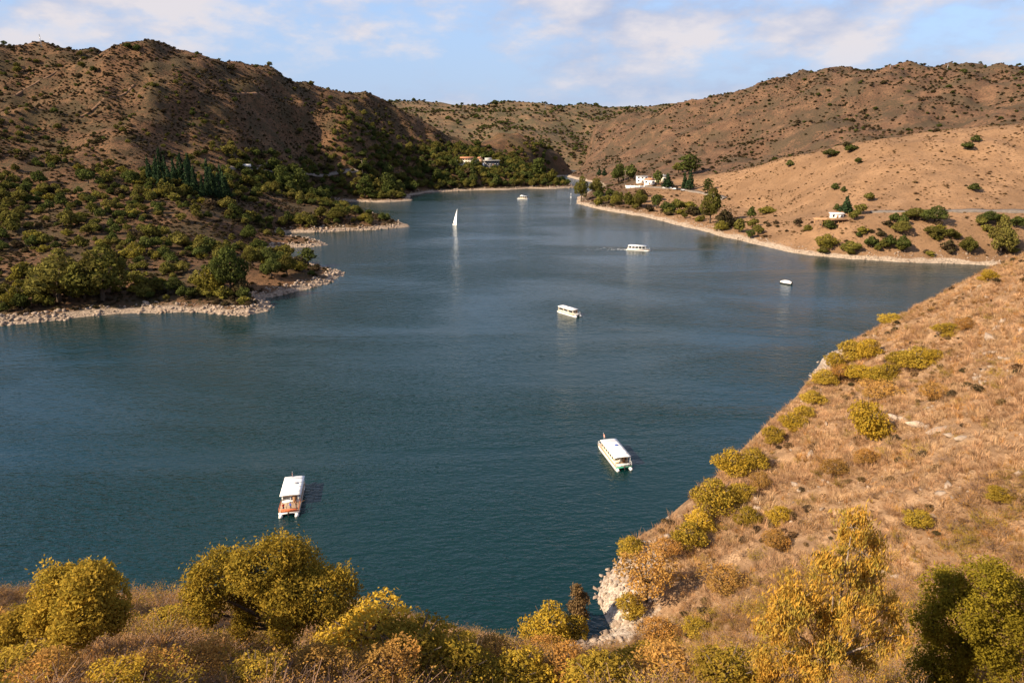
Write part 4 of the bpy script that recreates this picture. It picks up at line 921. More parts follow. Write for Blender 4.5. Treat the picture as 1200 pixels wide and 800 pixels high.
for i, (fx, fy, wp) in enumerate([(1062, 494, 15), (1074, 498, 18), (1086, 502, 13), (1099, 506, 17), (1114, 511, 13), (1128, 514, 14), (1048, 490, 12), (1168, 386, 14), (1162, 398, 16), (1176, 376, 10), (1160, 414, 12), (1195, 556, 11)]):
    q = G(fx, fy); k = project(np.array(q))[2] / FPX
    where = ['in the long white outcrop', 'in the upper right outcrop'][fx > 1140] if fx < 1190 else 'alone by the right frame edge'
    nth = {1048: 'leftmost', 1062: 'second', 1074: 'biggest', 1086: 'fourth', 1099: 'fifth', 1114: 'second from the right', 1128: 'rightmost', 1176: 'topmost', 1168: 'upper middle', 1162: 'lower middle', 1160: 'lowest', 1195: 'small'}[fx]
    o = obj('boulder', boulder[i % 5], None, q + Vector((0, 0, .05)), random.uniform(0, 6.28), (wp * k * 1.5, wp * k * 1.0, wp * k * .75))
    o.rotation_euler = (random.uniform(-.4, .4), random.uniform(-.4, .4), random.uniform(0, 6.28))
    tag(o, '%s pale boulder %s on the dry slope' % (nth, where), 'boulder', 'boulders on the dry slope')

# ------------------------------------------------------------------ built things: paints
M['white'] = plain('white_paint', (.80, .79, .76), .45, .05, 1.2)
M['cream'] = plain('cream_paint', (.74, .66, .50), .5, .06, 1.5)
M['roofwhite'] = plain('white_roof', (.80, .80, .79), .55, .05, .8)
M['orange'] = plain('orange_paint', (.62, .17, .06), .5, .1, 3)
M['greenp'] = plain('green_paint', (.06, .36, .24), .5, .1, 3)
M['bluep'] = plain('blue_paint', (.05, .10, .38), .45, .1, 3)
M['redp'] = plain('red_paint', (.55, .05, .04), .5, .1, 3)
M['deck'] = plain('deck_boards', (.34, .24, .16), .8, .15, 4)
M['glass'] = plain('dark_glass', (.015, .02, .028), .12, .1, 2, .6)
M['black'] = plain('black_rubber', (.02, .02, .02), .7, .1, 3)
M['metal'] = plain('grey_metal', (.42, .42, .42), .4, .1, 4, .5, .6)
M['panel'] = plain('solar_panel', (.02, .03, .09), .2, .1, 3, .6)
M['flag'] = plain('flag_cloth', (.60, .28, .22), .9, .1, 3)
M['sail'] = plain('sail_cloth', (.84, .84, .82), .85, .03, .6)
M['terracotta'] = plain('terracotta', (.48, .22, .12), .85, .18, 2.5)
M['ochre'] = plain('ochre_wall', (.55, .34, .19), .85, .12, 1.5)
M['stonewall'] = plain('stone_wall', (.36, .29, .23), .9, .2, 2.0, .2, 0, .5)
M['concrete'] = plain('concrete', (.42, .40, .37), .85, .12, 1.5)
M['darkwall'] = plain('dark_wall', (.11, .10, .10), .7, .15, 2)
M['timber'] = plain('timber', (.42, .24, .12), .8, .18, 3)
M['asphalt'] = plain('worn_asphalt', (.17, .14, .115), .9, .12, .4)
M['dirt'] = plain('dirt_track', (.135, .076, .043), .95, .15, .25)
M['silver'] = plain('silver_paint', (.45, .46, .48), .35, .06, 2, .5, .4)

def person(parent_loc, rz, label, shirt, pants, pose='stand', z0=0.0):
    """one continuous skinned body (about 1.72 m), clothes and skin by height on the body"""
    sit = pose == 'sit'; hip = .50 if sit else .92
    V = {}; E = []; vs = []; rs = []
    def v(k, p, r, par=None):
        V[k] = len(vs); vs.append(p); rs.append(r)
        if par is not None: E.append((V[par], V[k]))
    v('pel', (0, 0, hip), .15); v('waist', (0, 0, hip + .2), .135, 'pel'); v('chest', (0, .02, hip + .42), .16, 'waist'); v('neck', (0, .02, hip + .58), .06, 'chest')
    v('jaw', (0, .04, hip + .66), .075, 'neck'); v('head', (0, .03, hip + .76), .10, 'jaw'); v('crown', (0, .02, hip + .84), .06, 'head'); v('nose', (0, .13, hip + .73), .016, 'head')
    for s, k in ((-1, 'l'), (1, 'r')):
        v('sh' + k, (s * .17, .02, hip + .50), .07, 'chest'); v('el' + k, (s * .25, .03 if not sit else .10, hip + .24), .048, 'sh' + k); v('wr' + k, (s * .22, .16 if not sit else .28, hip + .06 if not sit else hip + .12), .036, 'el' + k); v('ha' + k, (s * .20, .23 if not sit else .36, hip + .0 if not sit else hip + .10), .035, 'wr' + k)
        v('hp' + k, (s * .10, 0, hip - .06), .10, 'pel')
        if sit: v('kn' + k, (s * .13, .42, hip - .02), .068, 'hp' + k); v('an' + k, (s * .13, .44, .08), .045, 'kn' + k)
        else: v('kn' + k, (s * .11, .03, .48), .068, 'hp' + k); v('an' + k, (s * .12, 0, .08), .045, 'kn' + k)
        v('to' + k, (s * .13, V and (.16 if not sit else .58), .04), .04, 'an' + k)
    me = bpy.data.meshes.new('person'); me.from_pydata(vs, E, [])
    o = obj('person', me, None, parent_loc, rz)
    sk = o.modifiers.new('skin', 'SKIN'); sk.use_smooth_shade = True
    for i, r in enumerate(rs): me.skin_vertices[0].data[i].radius = (r, r * .85)
    for d in me.skin_vertices[0].data: d.use_root = False
    me.skin_vertices[0].data[0].use_root = True
    sb = o.modifiers.new('smooth', 'SUBSURF'); sb.levels = 1; sb.render_levels = 1
    m, N, L = new_mat('person_clothes'); sp = N.new('ShaderNodeSeparateXYZ'); L.new(N.new('ShaderNodeTexCoord').outputs['Object'], sp.inputs[0]); zc = sp.outputs[2]
    c = n_mix(N, L, n_range(N, L, zc, hip + .02, hip + .03), pants, shirt); c = n_mix(N, L, n_range(N, L, zc, hip + .56, hip + .57), c, (.42, .24, .16))
    finish(N, L, c, .85); me.materials.append(m)
    tag(o, label, 'person', 'people on the boats')
    hb = MB(); th = np.linspace(0, 2 * np.pi, 9)[:-1]
    for_ = [[(math.cos(a) * r, .015 + math.sin(a) * r * 1.05, hip + zz) for a in th] for r, zz in ((.108, .77), (.104, .83), (.07, .885), (.01, .905))]
    vv = np.array(for_).reshape(-1, 3); q = [(r * 8 + i, r * 8 + (i + 1) % 8, r * 8 + 8 + (i + 1) % 8, r * 8 + 8 + i) for r in range(3) for i in range(8)]
    hb.add(vv, q); hb.build('hair', M['black'], o, True)
    return o

def pontoon(x, y0, y1, r, z):
    n = 12; t = np.linspace(0, 1, n); ys = y0 + (y1 - y0) * t
    rr = r * np.where(t > .78, np.sqrt(np.clip(1 - ((t - .78) / .235) ** 2, .004, 1)), 1) * np.where(t < .03, .8, 1)
    zz = z + np.where(t > .78, (t - .78) * r * 1.8, 0)
    return MB().tube(np.stack([np.full(n, x), ys, zz], 1), rr, 10)
def houseboat(bow_px, stern_px, L, Wd, label, trim, wall, roof_h=2.55, cab=(.18, .80), flag=True, windows=4, solar=True, rail_h=.85, upper=False, awn=True, beam=None, bench=None):
    b = np.array(W(*bow_px)); s_ = np.array(W(*stern_px)); c = (b + s_) / 2; d = b - s_; rz = math.atan2(d[1], d[0]) - math.pi / 2
    o = empty('houseboat', (c[0], c[1], 0), rz, label, 'boat'); y0, y1 = -L / 2, L / 2; hw = Wd / 2
    for sx in (-1, 1):
        p = pontoon(sx * (hw - .42), y0 - .35, y1 + .1, .46, .12).build('pontoon', M['white'], o, True)
        MB().tube([(sx * (hw - .42) + sx * .44, y0 + .2, .28), (sx * (hw - .42) + sx * .44, y1 - L * .24, .28)], .05, 5).build('rubbing_strake', M['black'], p)
    MB().box((0, -.1, .62), (Wd, L - .9, .14), ch=.03).build('deck', M['deck'], o)
    MB().box((0, y0 + .38, .60), (Wd + .06, .12, .34), ch=.02).build('stern_beam', beam or trim, o)
    ca, cb = y0 + L * cab[0], y0 + L * cab[1]; cl = cb - ca; cy = (ca + cb) / 2; ch = roof_h - .70
    # cabin: four wall panels with openings left for the windows
    cab_o = MB()
    cab_o.box((0, cy, .69 + .33), (Wd - .5, cl, .66)); cab_o.box((0, cy, roof_h - .16), (Wd - .5, cl, .30))
    npost = windows + 1; zc = (.69 + .66 + roof_h - .31) / 2; zh = roof_h - .31 - (.69 + .66)
    for sx in (-1, 1):
        for i in range(npost): cab_o.box((sx * (hw - .25 - .05), ca + .14 + (cl - .28) * i / (npost - 1), zc), (.10, .28 if i in (0, npost - 1) else .42, zh))
    for yy in (ca + .05, cb - .05):
        for xx in (-1, 0, 1): cab_o.box((xx * (hw - .42), yy, zc), (.26, .10, zh))
    cabin = cab_o.build('cabin', wall, o)
    for sx in (-1, 1):
        for i in range(windows):
            wy = ca + .14 + (cl - .28) * (i + .5) / windows; wl = (cl - .28) / windows - .42
            wn = MB().box((sx * (hw - .30), wy, zc), (.04, wl, zh)).build('window', M['glass'], cabin)
    for xx in (-1, 1):
        MB().box((xx * (hw - .42) / 2, cb - .05, zc), (hw - .42 - .26, .04, zh)).build('windscreen', M['glass'], cabin)
    MB().box(((hw - .42) / 2, ca - .03, 1.6), (.72, .05, 1.7), ch=.01).build('door', M['timber'], cabin)
    # cambered roof, running out over the after deck
    ra = y0 + L * (.10 if awn else cab[0] - .02); rb = cb + .35; n = 7; xs = np.linspace(-hw - .08, hw + .08, n); cam_ = .10 * (1 - (xs / hw) ** 2)
    top = np.array([[(xv, yv, roof_h + .10 + cz) for xv, cz in zip(xs, cam_)] for yv in (ra, (ra + rb) / 2, rb)]).reshape(-1, 3); bot = top - np.array((0, 0, .10))
    vv = np.vstack([top, bot]); q = []
    for r in range(2):
        for i in range(n - 1): q.append((r * n + i, r * n + i + 1, (r + 1) * n + i + 1, (r + 1) * n + i)); q.append((21 + r * n + i + 1, 21 + r * n + i, 21 + (r + 1) * n + i, 21 + (r + 1) * n + i + 1))
        for i in (0, n - 1): k = (r * n + i, (r + 1) * n + i, 21 + (r + 1) * n + i, 21 + r * n + i); q.append(k if i == 0 else k[::-1])
    for r in (0, 2):
        for i in range(n - 1): k = (r * n + i + 1, r * n + i, 21 + r * n + i, 21 + r * n + i + 1); q.append(k if r == 0 else k[::-1])
    roof = MB().add(vv, q).build('roof', M['roofwhite'], o)
    MB().box((hw * .35, cy + cl * .1, roof_h + .26), (.7, .7, .14), ch=.03).build('hatch', M['bluep'] if solar else M['metal'], roof)
    for yy in np.linspace(ra + cl * .2, rb - cl * .15, 4): MB().box((0, yy, roof_h + .205), (Wd - .1, .05, .03)).build('roof_seam', M['metal'], roof)
    if upper: MB().box((0, cy + cl * .28, roof_h + .5), (Wd * .7, cl * .28, .8), ch=.08).build('wheelhouse', M['white'], roof)
    if awn:
        for sx in (-1, 1): MB().tube([(sx * (hw - .12), ra + .12, .68), (sx * (hw - .12), ra + .12, roof_h + .02)], .04, 6).build('roof_post', M['white'], o)
    def rail(ya, yb, end, mat):
        rm = MB()
        for hgt in (rail_h * .5, rail_h):
            for sx in (-1, 1): rm.tube([(sx * (hw - .08), ya, .69 + hgt), (sx * (hw - .08), yb, .69 + hgt)], .03, 5)
            rm.tube([(-hw + .08, end, .69 + hgt), (hw - .08, end, .69 + hgt)], .03, 5)
        for xx in np.linspace(-hw + .08, hw - .08, 5): rm.tube([(xx, end, .66), (xx, end, .69 + rail_h)], .028, 5)
        for sx in (-1, 1): rm.tube([(sx * (hw - .08), (ya + yb) / 2, .66), (sx * (hw - .08), (ya + yb) / 2, .69 + rail_h)], .028, 5)
        return rm.build('railing', mat, o)
    rail(y0 + .5, ca, y0 + .5, trim); rail(cb, y1 - .75, y1 - .75, M['white'])
    MB().box((0, y0 + .85, .69 + .22), (Wd - .9, .5, .42), ch=.04).build('stern_bench', bench or trim, o)
    mo = MB().box((0, y0 - .15, .75), (.34, .5, .5), ch=.1); mo.tube([(0, y0 - .2, .55), (0, y0 - .25, -.4)], [.09, .06], 6); mo.build('outboard_motor', M['black'], o)
    if flag:
        pl = MB().tube([(-.3, y1 - .8, .69), (-.55, y1 - .35, 3.6)], [.04, .025], 6).build('flagpole', M['white'], o)
        k = np.linspace(0, 1, 6); fv = []
        for i, t in enumerate(k): fv += [(-.53 - .08 * math.sin(t * 6), y1 - .36 - t * .9, 3.5 - t * .35), (-.48 - .08 * math.sin(t * 6), y1 - .46 - t * .9, 2.75 - t * .35)]
        MB().add(fv, [(2 * i, 2 * i + 1, 2 * i + 3, 2 * i + 2) for i in range(5)]).build('flag', M['flag'], pl)
    return o, rz, c, L
def on_boat(bt, x, y, z=.69):
    o, rz, c, L = bt; cr, sr = math.cos(rz), math.sin(rz); return (c[0] + x * cr - y * sr, c[1] + x * sr + y * cr, z)
A = houseboat((347, 570), (339, 603), 13.0, 4.0, 'white-roofed houseboat with orange stern rail in the lower left of the lake', M['orange'], M['white'], cab=(.32, .90), windows=5, solar=False, awn=False, beam=M['white'])
B = houseboat((709, 522), (731, 550), 13.5, 4.0, 'white-roofed houseboat with green stern beam and flag at lower centre right', M['white'], M['cream'], windows=6, beam=M['greenp'], bench=M['white'])
C_ = houseboat((656.5, 365), (677, 371), 11.5, 3.4, 'short cream houseboat with an open dark stern in mid lake', M['white'], M['cream'], 2.6, (.16, .92), False, 3, False, awn=False)
D = houseboat((762, 294), (735, 292.5), 15.0, 4.2, 'long white tour boat heading right before the right shore', M['white'], M['white'], 3.0, (.06, .80), False, 5, False, upper=False)
E_ = houseboat((606.5, 233), (619, 233.4), 12.0, 4.2, 'farthest white houseboat near the wooded left spit', M['white'], M['cream'], 3.3, (.10, .72), False, 3, False, upper=True)
rz = A[1]
person(on_boat(A, -1.1, -5.2), rz + .6, 'person in a red shirt standing at the left of the orange-railed stern', (.55, .04, .03), (.05, .06, .12))
person(on_boat(A, .3, -5.0), rz + 2.6, 'person in a blue shirt standing in the middle of the orange-railed stern', (.05, .10, .42), (.10, .09, .08))
person(on_boat(A, 1.3, -4.6), rz - 1.2, 'person in dark brown clothes at the right of the orange-railed stern', (.16, .06, .03), (.04, .04, .05))
person(on_boat(B, -.6, -5.2), B[1] + .4, 'person in a white shirt standing on the green-beamed stern', (.75, .73, .70), (.06, .07, .12))
person(on_boat(B, .9, -5.0), B[1] - .8, 'person in dark clothes on the right of the green-beamed stern', (.05, .05, .06), (.08, .07, .06))
rd = MB().tube([on_boat(A, 1.6, -4.2, 1.5), on_boat(A, 3.4, -4.4, 2.4)], [.03, .012], 5).build('fishing_rod', M['timber']); tag(rd, 'thin fishing rod reaching out from the orange-railed houseboat', 'fishing rod')

def hull_mesh(L, Wd, Hh, n=13, bow=.55):
    V = []; m = 7
    for i in range(n):
        t = i / (n - 1); y = -L / 2 + L * t; k = (1 - max(0, (t - (1 - bow)) / bow) ** 2.2) * (.86 + .14 * min(1, t * 4)); sheer = Hh * (1 + .25 * t * t)
        for j in range(m):
            a = math.pi * (j / (m - 1)); xx = -math.cos(a) * Wd / 2 * k; zz = sheer - (sheer + .25) * math.sin(a) ** .7 if 0 < j < m - 1 else sheer
            V.append((xx, y, zz))
    q = [(i * m + j, (i + 1) * m + j, (i + 1) * m + j + 1, i * m + j + 1) for i in range(n - 1) for j in range(m - 1)]
    q += [(i * m, i * m + m - 1, (i + 1) * m + m - 1, (i + 1) * m) for i in range(n - 1)]       # deck
    t = [(0, j + 1, j) for j in range(1, m - 1)]
    return MB().add(V, q, t)
x_, y_ = W(533, 264); o = empty('sailboat', (x_, y_, 0), R(205), 'small sailboat under a tall white sail in the far left of the lake', 'sailboat'); o.rotation_euler = (R(2), R(-11), R(205))
hull_mesh(6.5, 2.1, .75).build('hull', M['white'], o, True)
MB().tube([(0, .6, .6), (0, .45, 13.2)], [.10, .05], 6).build('mast', M['metal'], o); MB().tube([(0, .5, 1.7), (.5, -2.9, 1.7)], .06, 6).build('boom', M['metal'], o)
def sail(name, tack, clew, head, belly):
    V = []; q = []; n = 9; m = 5; tack, clew, head = map(np.array, (tack, clew, head))
    for s in (0, .03):
        for i in range(n):
            t = i / (n - 1)
            for j in range(m):
                u = j / (m - 1); p = (tack * (1 - t) + head * t) * (1 - u) + (clew * (1 - t) + head * t) * u; rch = math.sin(t * math.pi) * .35 * u
                V.append(p + np.array((belly * math.sin(u * math.pi) * (1 - t * .7) + s, -rch, 0)))
    for s in (0, 1):
        for i in range(n - 1):
            for j in range(m - 1):
                k = s * n * m + i * m + j; f = (k, k + 1, k + m + 1, k + m); q.append(f if s else f[::-1])
    return MB().add(V, q).build(name, M['sail'], o, True)
sail('mainsail', (0, .4, 1.8), (.5, -2.8, 1.8), (0, .4, 13.0), .45); sail('jib', (0, 3.1, .95), (.55, .3, 1.2), (0, .62, 10.4), .4)
MB().box((0, -2.7, .95), (.5, .5, .5), ch=.1).build('cockpit_seat', M['redp'], o)

x_, y_ = W(920.5, 332.5); o = empty('motorboat', (x_, y_, 0), R(52), 'small motorboat under a white cover, moored off the right cape', 'motorboat'); o.scale = (1.35, 1.35, 1.5)
hull_mesh(4.3, 1.9, .36).build('hull', M['black'], o, True)
V = []; n = 11; m = 7
for i in range(n):
    t = i / (n - 1); yv = -2.15 + 4.3 * t; k = (1 - max(0, (t - .45) / .55) ** 2.2) * .96 * (1 if t > .02 else .9)
    for j in range(m):
        u = j / (m - 1) * 2 - 1; V.append((u * .95 * k, yv * .99, .40 + .10 * t * t + .85 * (1 - u * u) * (math.sin(math.pi * min(1, t * .9 + .12)) ** .7)))
MB().add(V, [(i * m + j, i * m + j + 1, (i + 1) * m + j + 1, (i + 1) * m + j) for i in range(n - 1) for j in range(m - 1)]).build('cover', M['white'], o, True)
mo = MB().box((0, -2.4, .6), (.3, .4, .5), ch=.08); mo.tube([(0, -2.45, .4), (0, -2.45, -.3)], .06, 6); mo.build('outboard_motor', M['black'], o)
x_, y_ = W(669, 231.5); o = empty('marker_buoy', (x_, y_, 0), 0, 'thin white marker buoy in the water off the promontory tip', 'buoy')
MB().tube([(0, 0, -.4), (0, 0, .2), (0, 0, .7), (0, 0, .9)], [.5, .8, .6, .2], 10).build('float', M['white'], o, True); MB().tube([(0, 0, .8), (0, 0, 4.2)], .16, 6).build('staff', M['white'], o); MB().box((0, 0, 4.3), (.6, .6, .6), ch=.1).build('topmark', M['white'], o)

wk = MB(); rw_ = np.random.default_rng(8); bx_ = np.array(W(735, 292.5))
for i in range(170):
    t = rw_.random() ** 1.6; side = rw_.choice((-1, 0, 1), p=(.35, .3, .35)); p_ = bx_ + np.array((-t * 34, t * 5)) + np.array((0, 1)) * (side * (1.2 + t * 7) + rw_.normal(0, .4 + t)); l_ = rw_.uniform(.2, .9) * (1.1 - t); h_ = l_ * .22
    wk.add([(p_[0] - l_, p_[1], .02), (p_[0], p_[1] - h_, .05), (p_[0] + l_, p_[1] + .05, .02), (p_[0], p_[1] + h_, .05)], [(0, 1, 2, 3)])
tag(wk.build('wake_foam', M['white']), 'broken white foam of the wake behind the long tour boat', 'foam', None, 'stuff')

# ------------------------------------------------------------------ roads and tracks, draped on the ground
def ribbon(name, px, width, mat, lift=.25, pts=None):
    P = [G(*p) for p in px] if pts is None else pts
    Q = []
    for a, b in zip(P, P[1:]):
        n = max(2, int((b - a).length / 5)); Q += [a.lerp(b, i / n) for i in range(n)]
    Q.append(P[-1]); q = np.array([(p.x, p.y) for p in Q])
    for _ in range(6): q[1:-1] = .25 * q[:-2] + .5 * q[1:-1] + .25 * q[2:]
    t = np.gradient(q, axis=0); t /= np.linalg.norm(t, axis=1)[:, None]; nn = np.stack([-t[:, 1], t[:, 0]], 1)
    zc = gz(q[:, 0], q[:, 1])
    for _ in range(4): zc[1:-1] = .25 * zc[:-2] + .5 * zc[1:-1] + .25 * zc[2:]
    wv = width * (1 + .15 * np.sin(np.arange(len(q)) * 1.3)); V = []
    for off, dz in ((-.5, -1.2), (-.46, lift), (.46, lift), (.5, -1.2)):
        e = q + nn * (off * wv)[:, None]; V.append(np.stack([e[:, 0], e[:, 1], np.maximum(gz(e[:, 0], e[:, 1]), zc) + dz], 1))
    n = len(q); V = np.vstack(V); i = np.arange(n - 1)[:, None]; F = np.vstack([np.hstack([k * n + i, k * n + i + 1, (k + 1) * n + i + 1, (k + 1) * n + i]) for k in range(3)])
    return tag(obj(name, mesh_np(name, V, F, mat)), kind='structure')
ribbon('lakeside_road', [(1260, 249), (1200, 248), (1130, 248), (1060, 248), (1020, 249)], 5.5, M['asphalt'])
ribbon('promontory_road', [(850, 233), (830, 228), (810, 224), (790, 221), (765, 219.5), (745, 219)], 6.5, M['asphalt'])
ribbon('hillfoot_road', [(262, 198), (300, 200), (340, 202.5), (380, 204), (420, 203)], 5.0, M['asphalt'])
ribbon('dirt_track', [(2, 117), (25, 105), (45, 95), (70, 83), (98, 68)], 2.4, M['dirt'], .06)
ribbon('ridge_track', [(92, 138), (110, 128), (135, 115), (157, 101)], 2.4, M['dirt'], .06)
ribbon('slope_track', [(245, 107), (262, 105), (290, 110), (310, 114)], 2.4, M['dirt'], .06)

# ------------------------------------------------------------------ buildings
def building(name, loc, rz, label, w_, d_, h_, wall, roof, cat='house', win=3, floors=1, door=True, over=.4, base=2.0, winmat=None):
    o = empty(name, loc, rz, label, cat); fh = h_ / floors
    wl = MB().box((0, 0, h_ / 2 - base / 2), (w_, d_, h_ + base)).build('wall', wall, o)
    for f in range(floors):
        for i in range(win):
            xx = -w_ / 2 + w_ * (i + .5) / win
            if door and f == 0 and i == win // 2: continue
            ww = w_ / win * .5
            wn = MB().box((xx, -d_ / 2 - .03, f * fh + fh * .55), (ww + .2, .12, fh * .42 + .2)).build('window', M['white'], wl)
            MB().box((xx, -d_ / 2 - .08, f * fh + fh * .55), (ww, .08, fh * .42)).build('pane', winmat or M['glass'], wn)
    for s in (-1, 1):
        wn = MB().box((s * (w_ / 2 + .03), 0, fh * .55), (.12, d_ * .3 + .2, fh * .4 + .2)).build('window', M['white'], wl); MB().box((s * (w_ / 2 + .08), 0, fh * .55), (.08, d_ * .3, fh * .4)).build('pane', winmat or M['glass'], wn)
    if door: MB().box((-w_ / 2 + w_ * (win // 2 + .5) / win, -d_ / 2 - .04, 1.05), (1.1, .12, 2.1)).build('door', M['timber'], wl)
    if roof[0] == 'flat':
        r = MB().box((0, 0, h_ + .15), (w_ + 2 * over, d_ + 2 * over, .3), ch=.04).build('roof', roof[1], o)
    else:
        rh = roof[2]; a, b = w_ / 2 + over, d_ / 2 + over; k = max(0, a - b) if roof[0] == 'hip' else a
        v = [(-a, -b, h_), (a, -b, h_), (a, b, h_), (-a, b, h_), (-k, 0, h_ + rh), (k, 0, h_ + rh)]
        r = MB().add(v, [(0, 1, 5, 4), (2, 3, 4, 5), (3, 2, 1, 0)], [(1, 2, 5), (3, 0, 4)]).build('roof', roof[1], o)
        MB().box((w_ * .22, d_ * .1, h_ + rh * .9), (.7, .7, rh * .9), ch=.05).build('chimney', M['concrete'], r)
    return o
g = G(576, 199)
hb = building('hillside_house', g + Vector((0, 0, 5.0)), R(8), 'dark two-storey house with a pale flat roof above the wooded left shore', 20, 10, 6.5, M['darkwall'], ('flat', M['concrete']), 'house', 6, 2, over=1.4, base=9)
MB().box((-4, 2.5, 8.2), (9, 5, 3.2), ch=.1).build('penthouse', M['concrete'], hb); MB().box((-10.8, -3, 1.5), (2.4, 3, 4.5)).build('stair_tower', M['white'], hb)
g = G(562, 194); building('hillside_house', g + Vector((0, 0, 4)), R(8), 'small ochre house with white trim left of the dark flat-roofed one', 8, 7, 5.5, M['ochre'], ('hip', M['terracotta'], 1.8), 'house', 2, 1, base=8)
g = G(545, 194.5); tw = empty('terrace_building', g + Vector((0, 0, 4)), R(5), 'long low terracotta terrace building on the wooded left shore', 'building')
MB().box((0, 0, -2.3), (34, 5, 9.4)).build('retaining_wall', M['cream'], tw); MB().box((3, 3, 3.6), (20, 4, 3.2)).build('wall', M['ochre'], tw)
for k in range(6): MB().box((-5 + k * 3.2, .94, 3.4), (1.6, .12, 2.0)).build('arch_opening', M['darkwall'], tw)
MB().add([(-8, .4, 5.2), (14, .4, 5.2), (14, 5.6, 5.2), (-8, 5.6, 5.2), (-7, 3, 6.8), (13, 3, 6.8)], [(0, 1, 5, 4), (2, 3, 4, 5), (3, 2, 1, 0)], [(1, 2, 5), (3, 0, 4)]).build('roof', M['terracotta'], tw)
for k in range(11): MB().box((-16 + k * 3.2, -2.3, 2.9), (.3, .3, 1.0)).build('parapet_post', M['cream'], tw)
g = G(280, 195); rw = empty('roadside_wall', g, R(-4), 'long low white roadside wall at the foot of the left hill', 'wall')
MB().box((-4.6, 0, .9), (8.5, .8, 3.2)).build('wall_panel', M['white'], rw); MB().box((6, 0, .5), (10, .7, 2.2)).build('wall_panel', M['white'], rw); MB().box((-4.6, 0, 2.6), (8.8, 1.0, .2), ch=.03).build('coping', M['concrete'], rw); MB().box((6, 0, 1.7), (10.2, .9, .2), ch=.03).build('coping', M['concrete'], rw)
for i, (px_, py_, wd_) in enumerate([(306, 197, 8), (313, 196, 10), (320, 198, 7)]):
    q = G(px_, py_); k = project(np.array(q))[2] / FPX
    tag(obj('boulder', boulder[i], None, q + Vector((0, 0, 1)), i * 1.3, (wd_ * k, wd_ * k * .8, wd_ * k * 1.0)), ['left', 'biggest', 'right'][i] + ' reddish rock of the road cutting at the left hill foot', 'rock', 'rocks of the road cutting')
# right shore hamlet
g = G(761, 216); building('lakeside_house', g, R(-12), 'white house with terracotta hip roof among dark trees on the promontory', 11, 8, 4.6, M['white'], ('hip', M['terracotta'], 2.0), 'house', 3, 1, base=3)
g = G(752, 213.5); building('lakeside_house', g, R(-4), 'white flat-roofed house behind the low white wall on the promontory', 12, 8, 6.0, M['white'], ('flat', M['concrete']), 'house', 3, 2, base=3)
g = G(774, 212.5); building('lakeside_house', g, R(-15), 'pale house with a beige roof rightmost in the promontory hamlet', 12, 8, 5.0, M['cream'], ('gable', M['concrete'], 2.0), 'house', 3, 1, base=3)
g = G(744, 220.5); gw = empty('garden_wall', g, R(-6), 'low white garden wall in front of the promontory houses', 'wall'); MB().box((0, 0, .6), (20, .5, 3.0)).build('wall_panel', M['white'], gw); MB().box((0, 0, 2.2), (20.3, .7, .2), ch=.04).build('coping', M['cream'], gw)
for k in range(5): MB().box((-9.8 + k * 4.9, 0, 1.0), (.7, .8, 3.2)).build('pillar', M['white'], gw)
def car(loc, rz, paint, label, van=False):
    o = empty('parked_car', loc, rz, label, 'car', 'cars parked beside the promontory road'); L_, W_ = (5.0, 1.9) if van else (4.3, 1.75)
    prof = [(-L_ / 2, .35), (-L_ / 2, .95), (-L_ / 2 + .1, 1.0), (-L_ * .40, 1.9 if van else 1.42), (L_ * (.22 if van else .08), 1.95 if van else 1.45), (L_ * (.36 if van else .24), 1.0), (L_ / 2 - .1, .88), (L_ / 2, .7), (L_ / 2, .35)]
    n = len(prof); V = []
    for sx, ins in ((-1, 0), (1, 0)):
        for yv, zv in prof: V.append((sx * (W_ / 2 - (.18 if zv > 1.1 else 0)), yv, zv))
    q = [(i, (i + 1) % n, n + (i + 1) % n, n + i) for i in range(n)]; me = bpy.data.meshes.new('body'); me.from_pydata(V, [], [tuple(range(n))[::-1], tuple(range(n, 2 * n))] + q); me.materials.append(paint); obj('body', me, o)
    zt = 1.85 if van else 1.36
    for sx in (-1, 1): MB().add([(sx * (W_ / 2 - .01), -L_ * .36, 1.05), (sx * (W_ / 2 - .01), L_ * (.30 if van else .18), 1.05), (sx * (W_ / 2 - .165), L_ * (.20 if van else .07), zt), (sx * (W_ / 2 - .165), -L_ * .33, zt)], [(0, 1, 2, 3)]).build('side_window', M['glass'], o)
    MB().box((0, L_ * (.30 if van else .165), 1.22), (W_ - .42, .25, .38), taper=.9).build('windscreen', M['glass'], o)
    for sx in (-1, 1):
        for yy in (-L_ * .31, L_ * .31): wh = MB().tube([(sx * (W_ / 2 - .2), yy, .33), (sx * (W_ / 2 + .02), yy, .33)], .33, 12).build('wheel', M['black'], o)
        MB().box((sx * W_ * .36, L_ / 2 + .0, .68), (.3, .06, .16)).build('headlight', M['silver'], o)
for px_, py_, rz_, pm, lb, vn in [(779, 221.2, 60, 'white', 'white van leftmost of the cars parked by the promontory road', True), (785, 221.8, 70, 'silver', 'silver car parked second from the houses', False), (790, 222.4, 62, 'white', 'white car parked third from the houses', False), (795, 223, 66, 'black', 'dark car parked fourth from the houses', False), (800, 224, 64, 'silver', 'grey car parked farthest from the houses, by the cypresses', False)]:
    q = G(px_, py_); car(q + Vector((0, 0, .3)), R(rz_), M[pm], lb, vn)
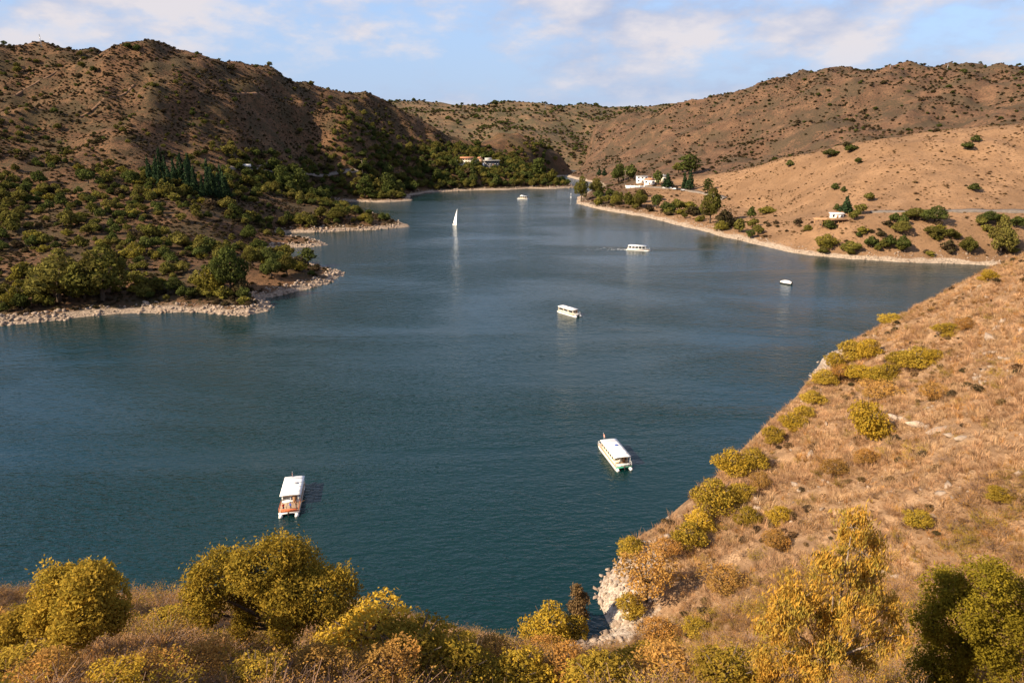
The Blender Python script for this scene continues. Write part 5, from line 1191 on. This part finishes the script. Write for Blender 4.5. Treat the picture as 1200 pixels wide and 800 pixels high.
# lakeside hut with a timber deck on posts
g = G(981, 256); hut = building('lakeside_hut', g + Vector((0, 1.5, 0)), R(-10), 'white flat-roofed hut behind a timber deck on the right bank', 7.5, 5, 3.0, M['white'], ('flat', M['roofwhite']), 'hut', 3, 1, over=.6, base=3)
gx = G(972, 262); dk = empty('timber_deck', Vector((gx.x - 1, g.y - 6.0, g.z + .5)), R(-10), 'long orange-brown timber deck on posts in front of the white hut', 'deck')
MB().box((0, 0, 0), (20, 6.5, .35), ch=.03).build('deck_floor', M['timber'], dk); MB().box((0, -3.3, -.1), (20.2, .2, .7)).build('edge_beam', M['timber'], dk)
for k in range(9):
    xx = -9.7 + k * 2.42; MB().box((xx, -2.3, -3.0), (.35, .35, 5.8)).build('support_post', M['timber'], dk); MB().box((xx, -2.4, .6), (.14, .14, 1.0)).build('rail_post', M['timber'], dk)
for zz in (.6, 1.08): MB().tube([(-9.8, -2.4, zz), (9.8, -2.4, zz)], .07, 5).build('rail', M['timber'], dk)
# masts and poles
def mast(px_, py_, hp, label, wide=1.0):
    q = G(px_, py_); k = project(np.array(q))[2] / FPX; h = hp * k; o = empty('radio_mast', q, 0, label, 'mast'); mb = MB(); b = .9 * wide
    for a in range(3):
        ca, sa = math.cos(a * 2.09), math.sin(a * 2.09); MB().tube([(b * ca, b * sa, -1), (b * .25 * ca, b * .25 * sa, h)], .13 * wide, 4).build('leg', M['metal'], o)
    for i in range(8):
        t0, t1 = i / 8, (i + 1) / 8; r0, r1 = b * (1 - .75 * t0), b * (1 - .75 * t1)
        for a in range(3):
            c0, s0, c1, s1 = math.cos(a * 2.09), math.sin(a * 2.09), math.cos(a * 2.09 + 2.09), math.sin(a * 2.09 + 2.09); mb.tube([(r0 * c0, r0 * s0, h * t0), (r1 * c1, r1 * s1, h * t1)], .07 * wide, 3)
    mb.build('lattice', M['metal'], o)
mast(49, 57, 15, 'tall lattice mast on the skyline of the left hill'); mast(1043, 82, 5.5, 'small mast on the right skyline, left of two', .9); mast(1110, 82, 6.5, 'small mast on the right skyline, right of two', .9); mast(639, 129, 6, 'thin mast on the distant centre skyline', 1.2)
def pole(px_, py_, hp, label):
    q = G(px_, py_); k = project(np.array(q))[2] / FPX; h = hp * k; o = empty('utility_pole', q, R(10), label, 'pole')
    MB().tube([(0, 0, -1), (0, 0, h)], [.26, .17], 7).build('shaft', M['palebark'], o); MB().box((0, 0, h - .7), (2.4, .18, .2)).build('crossarm', M['timber'], o)
    for xx in (-1, 0, 1): MB().tube([(xx, 0, h - .6), (xx, 0, h - .25)], .09, 6).build('insulator', M['white'], o)
pole(425, 205, 15, 'pale utility pole standing above the wood on the far left shore'); pole(732, 218, 18, 'pale utility pole left of the promontory houses'); pole(117, 58, 4, 'short pole on the left skyline next to the round tree')
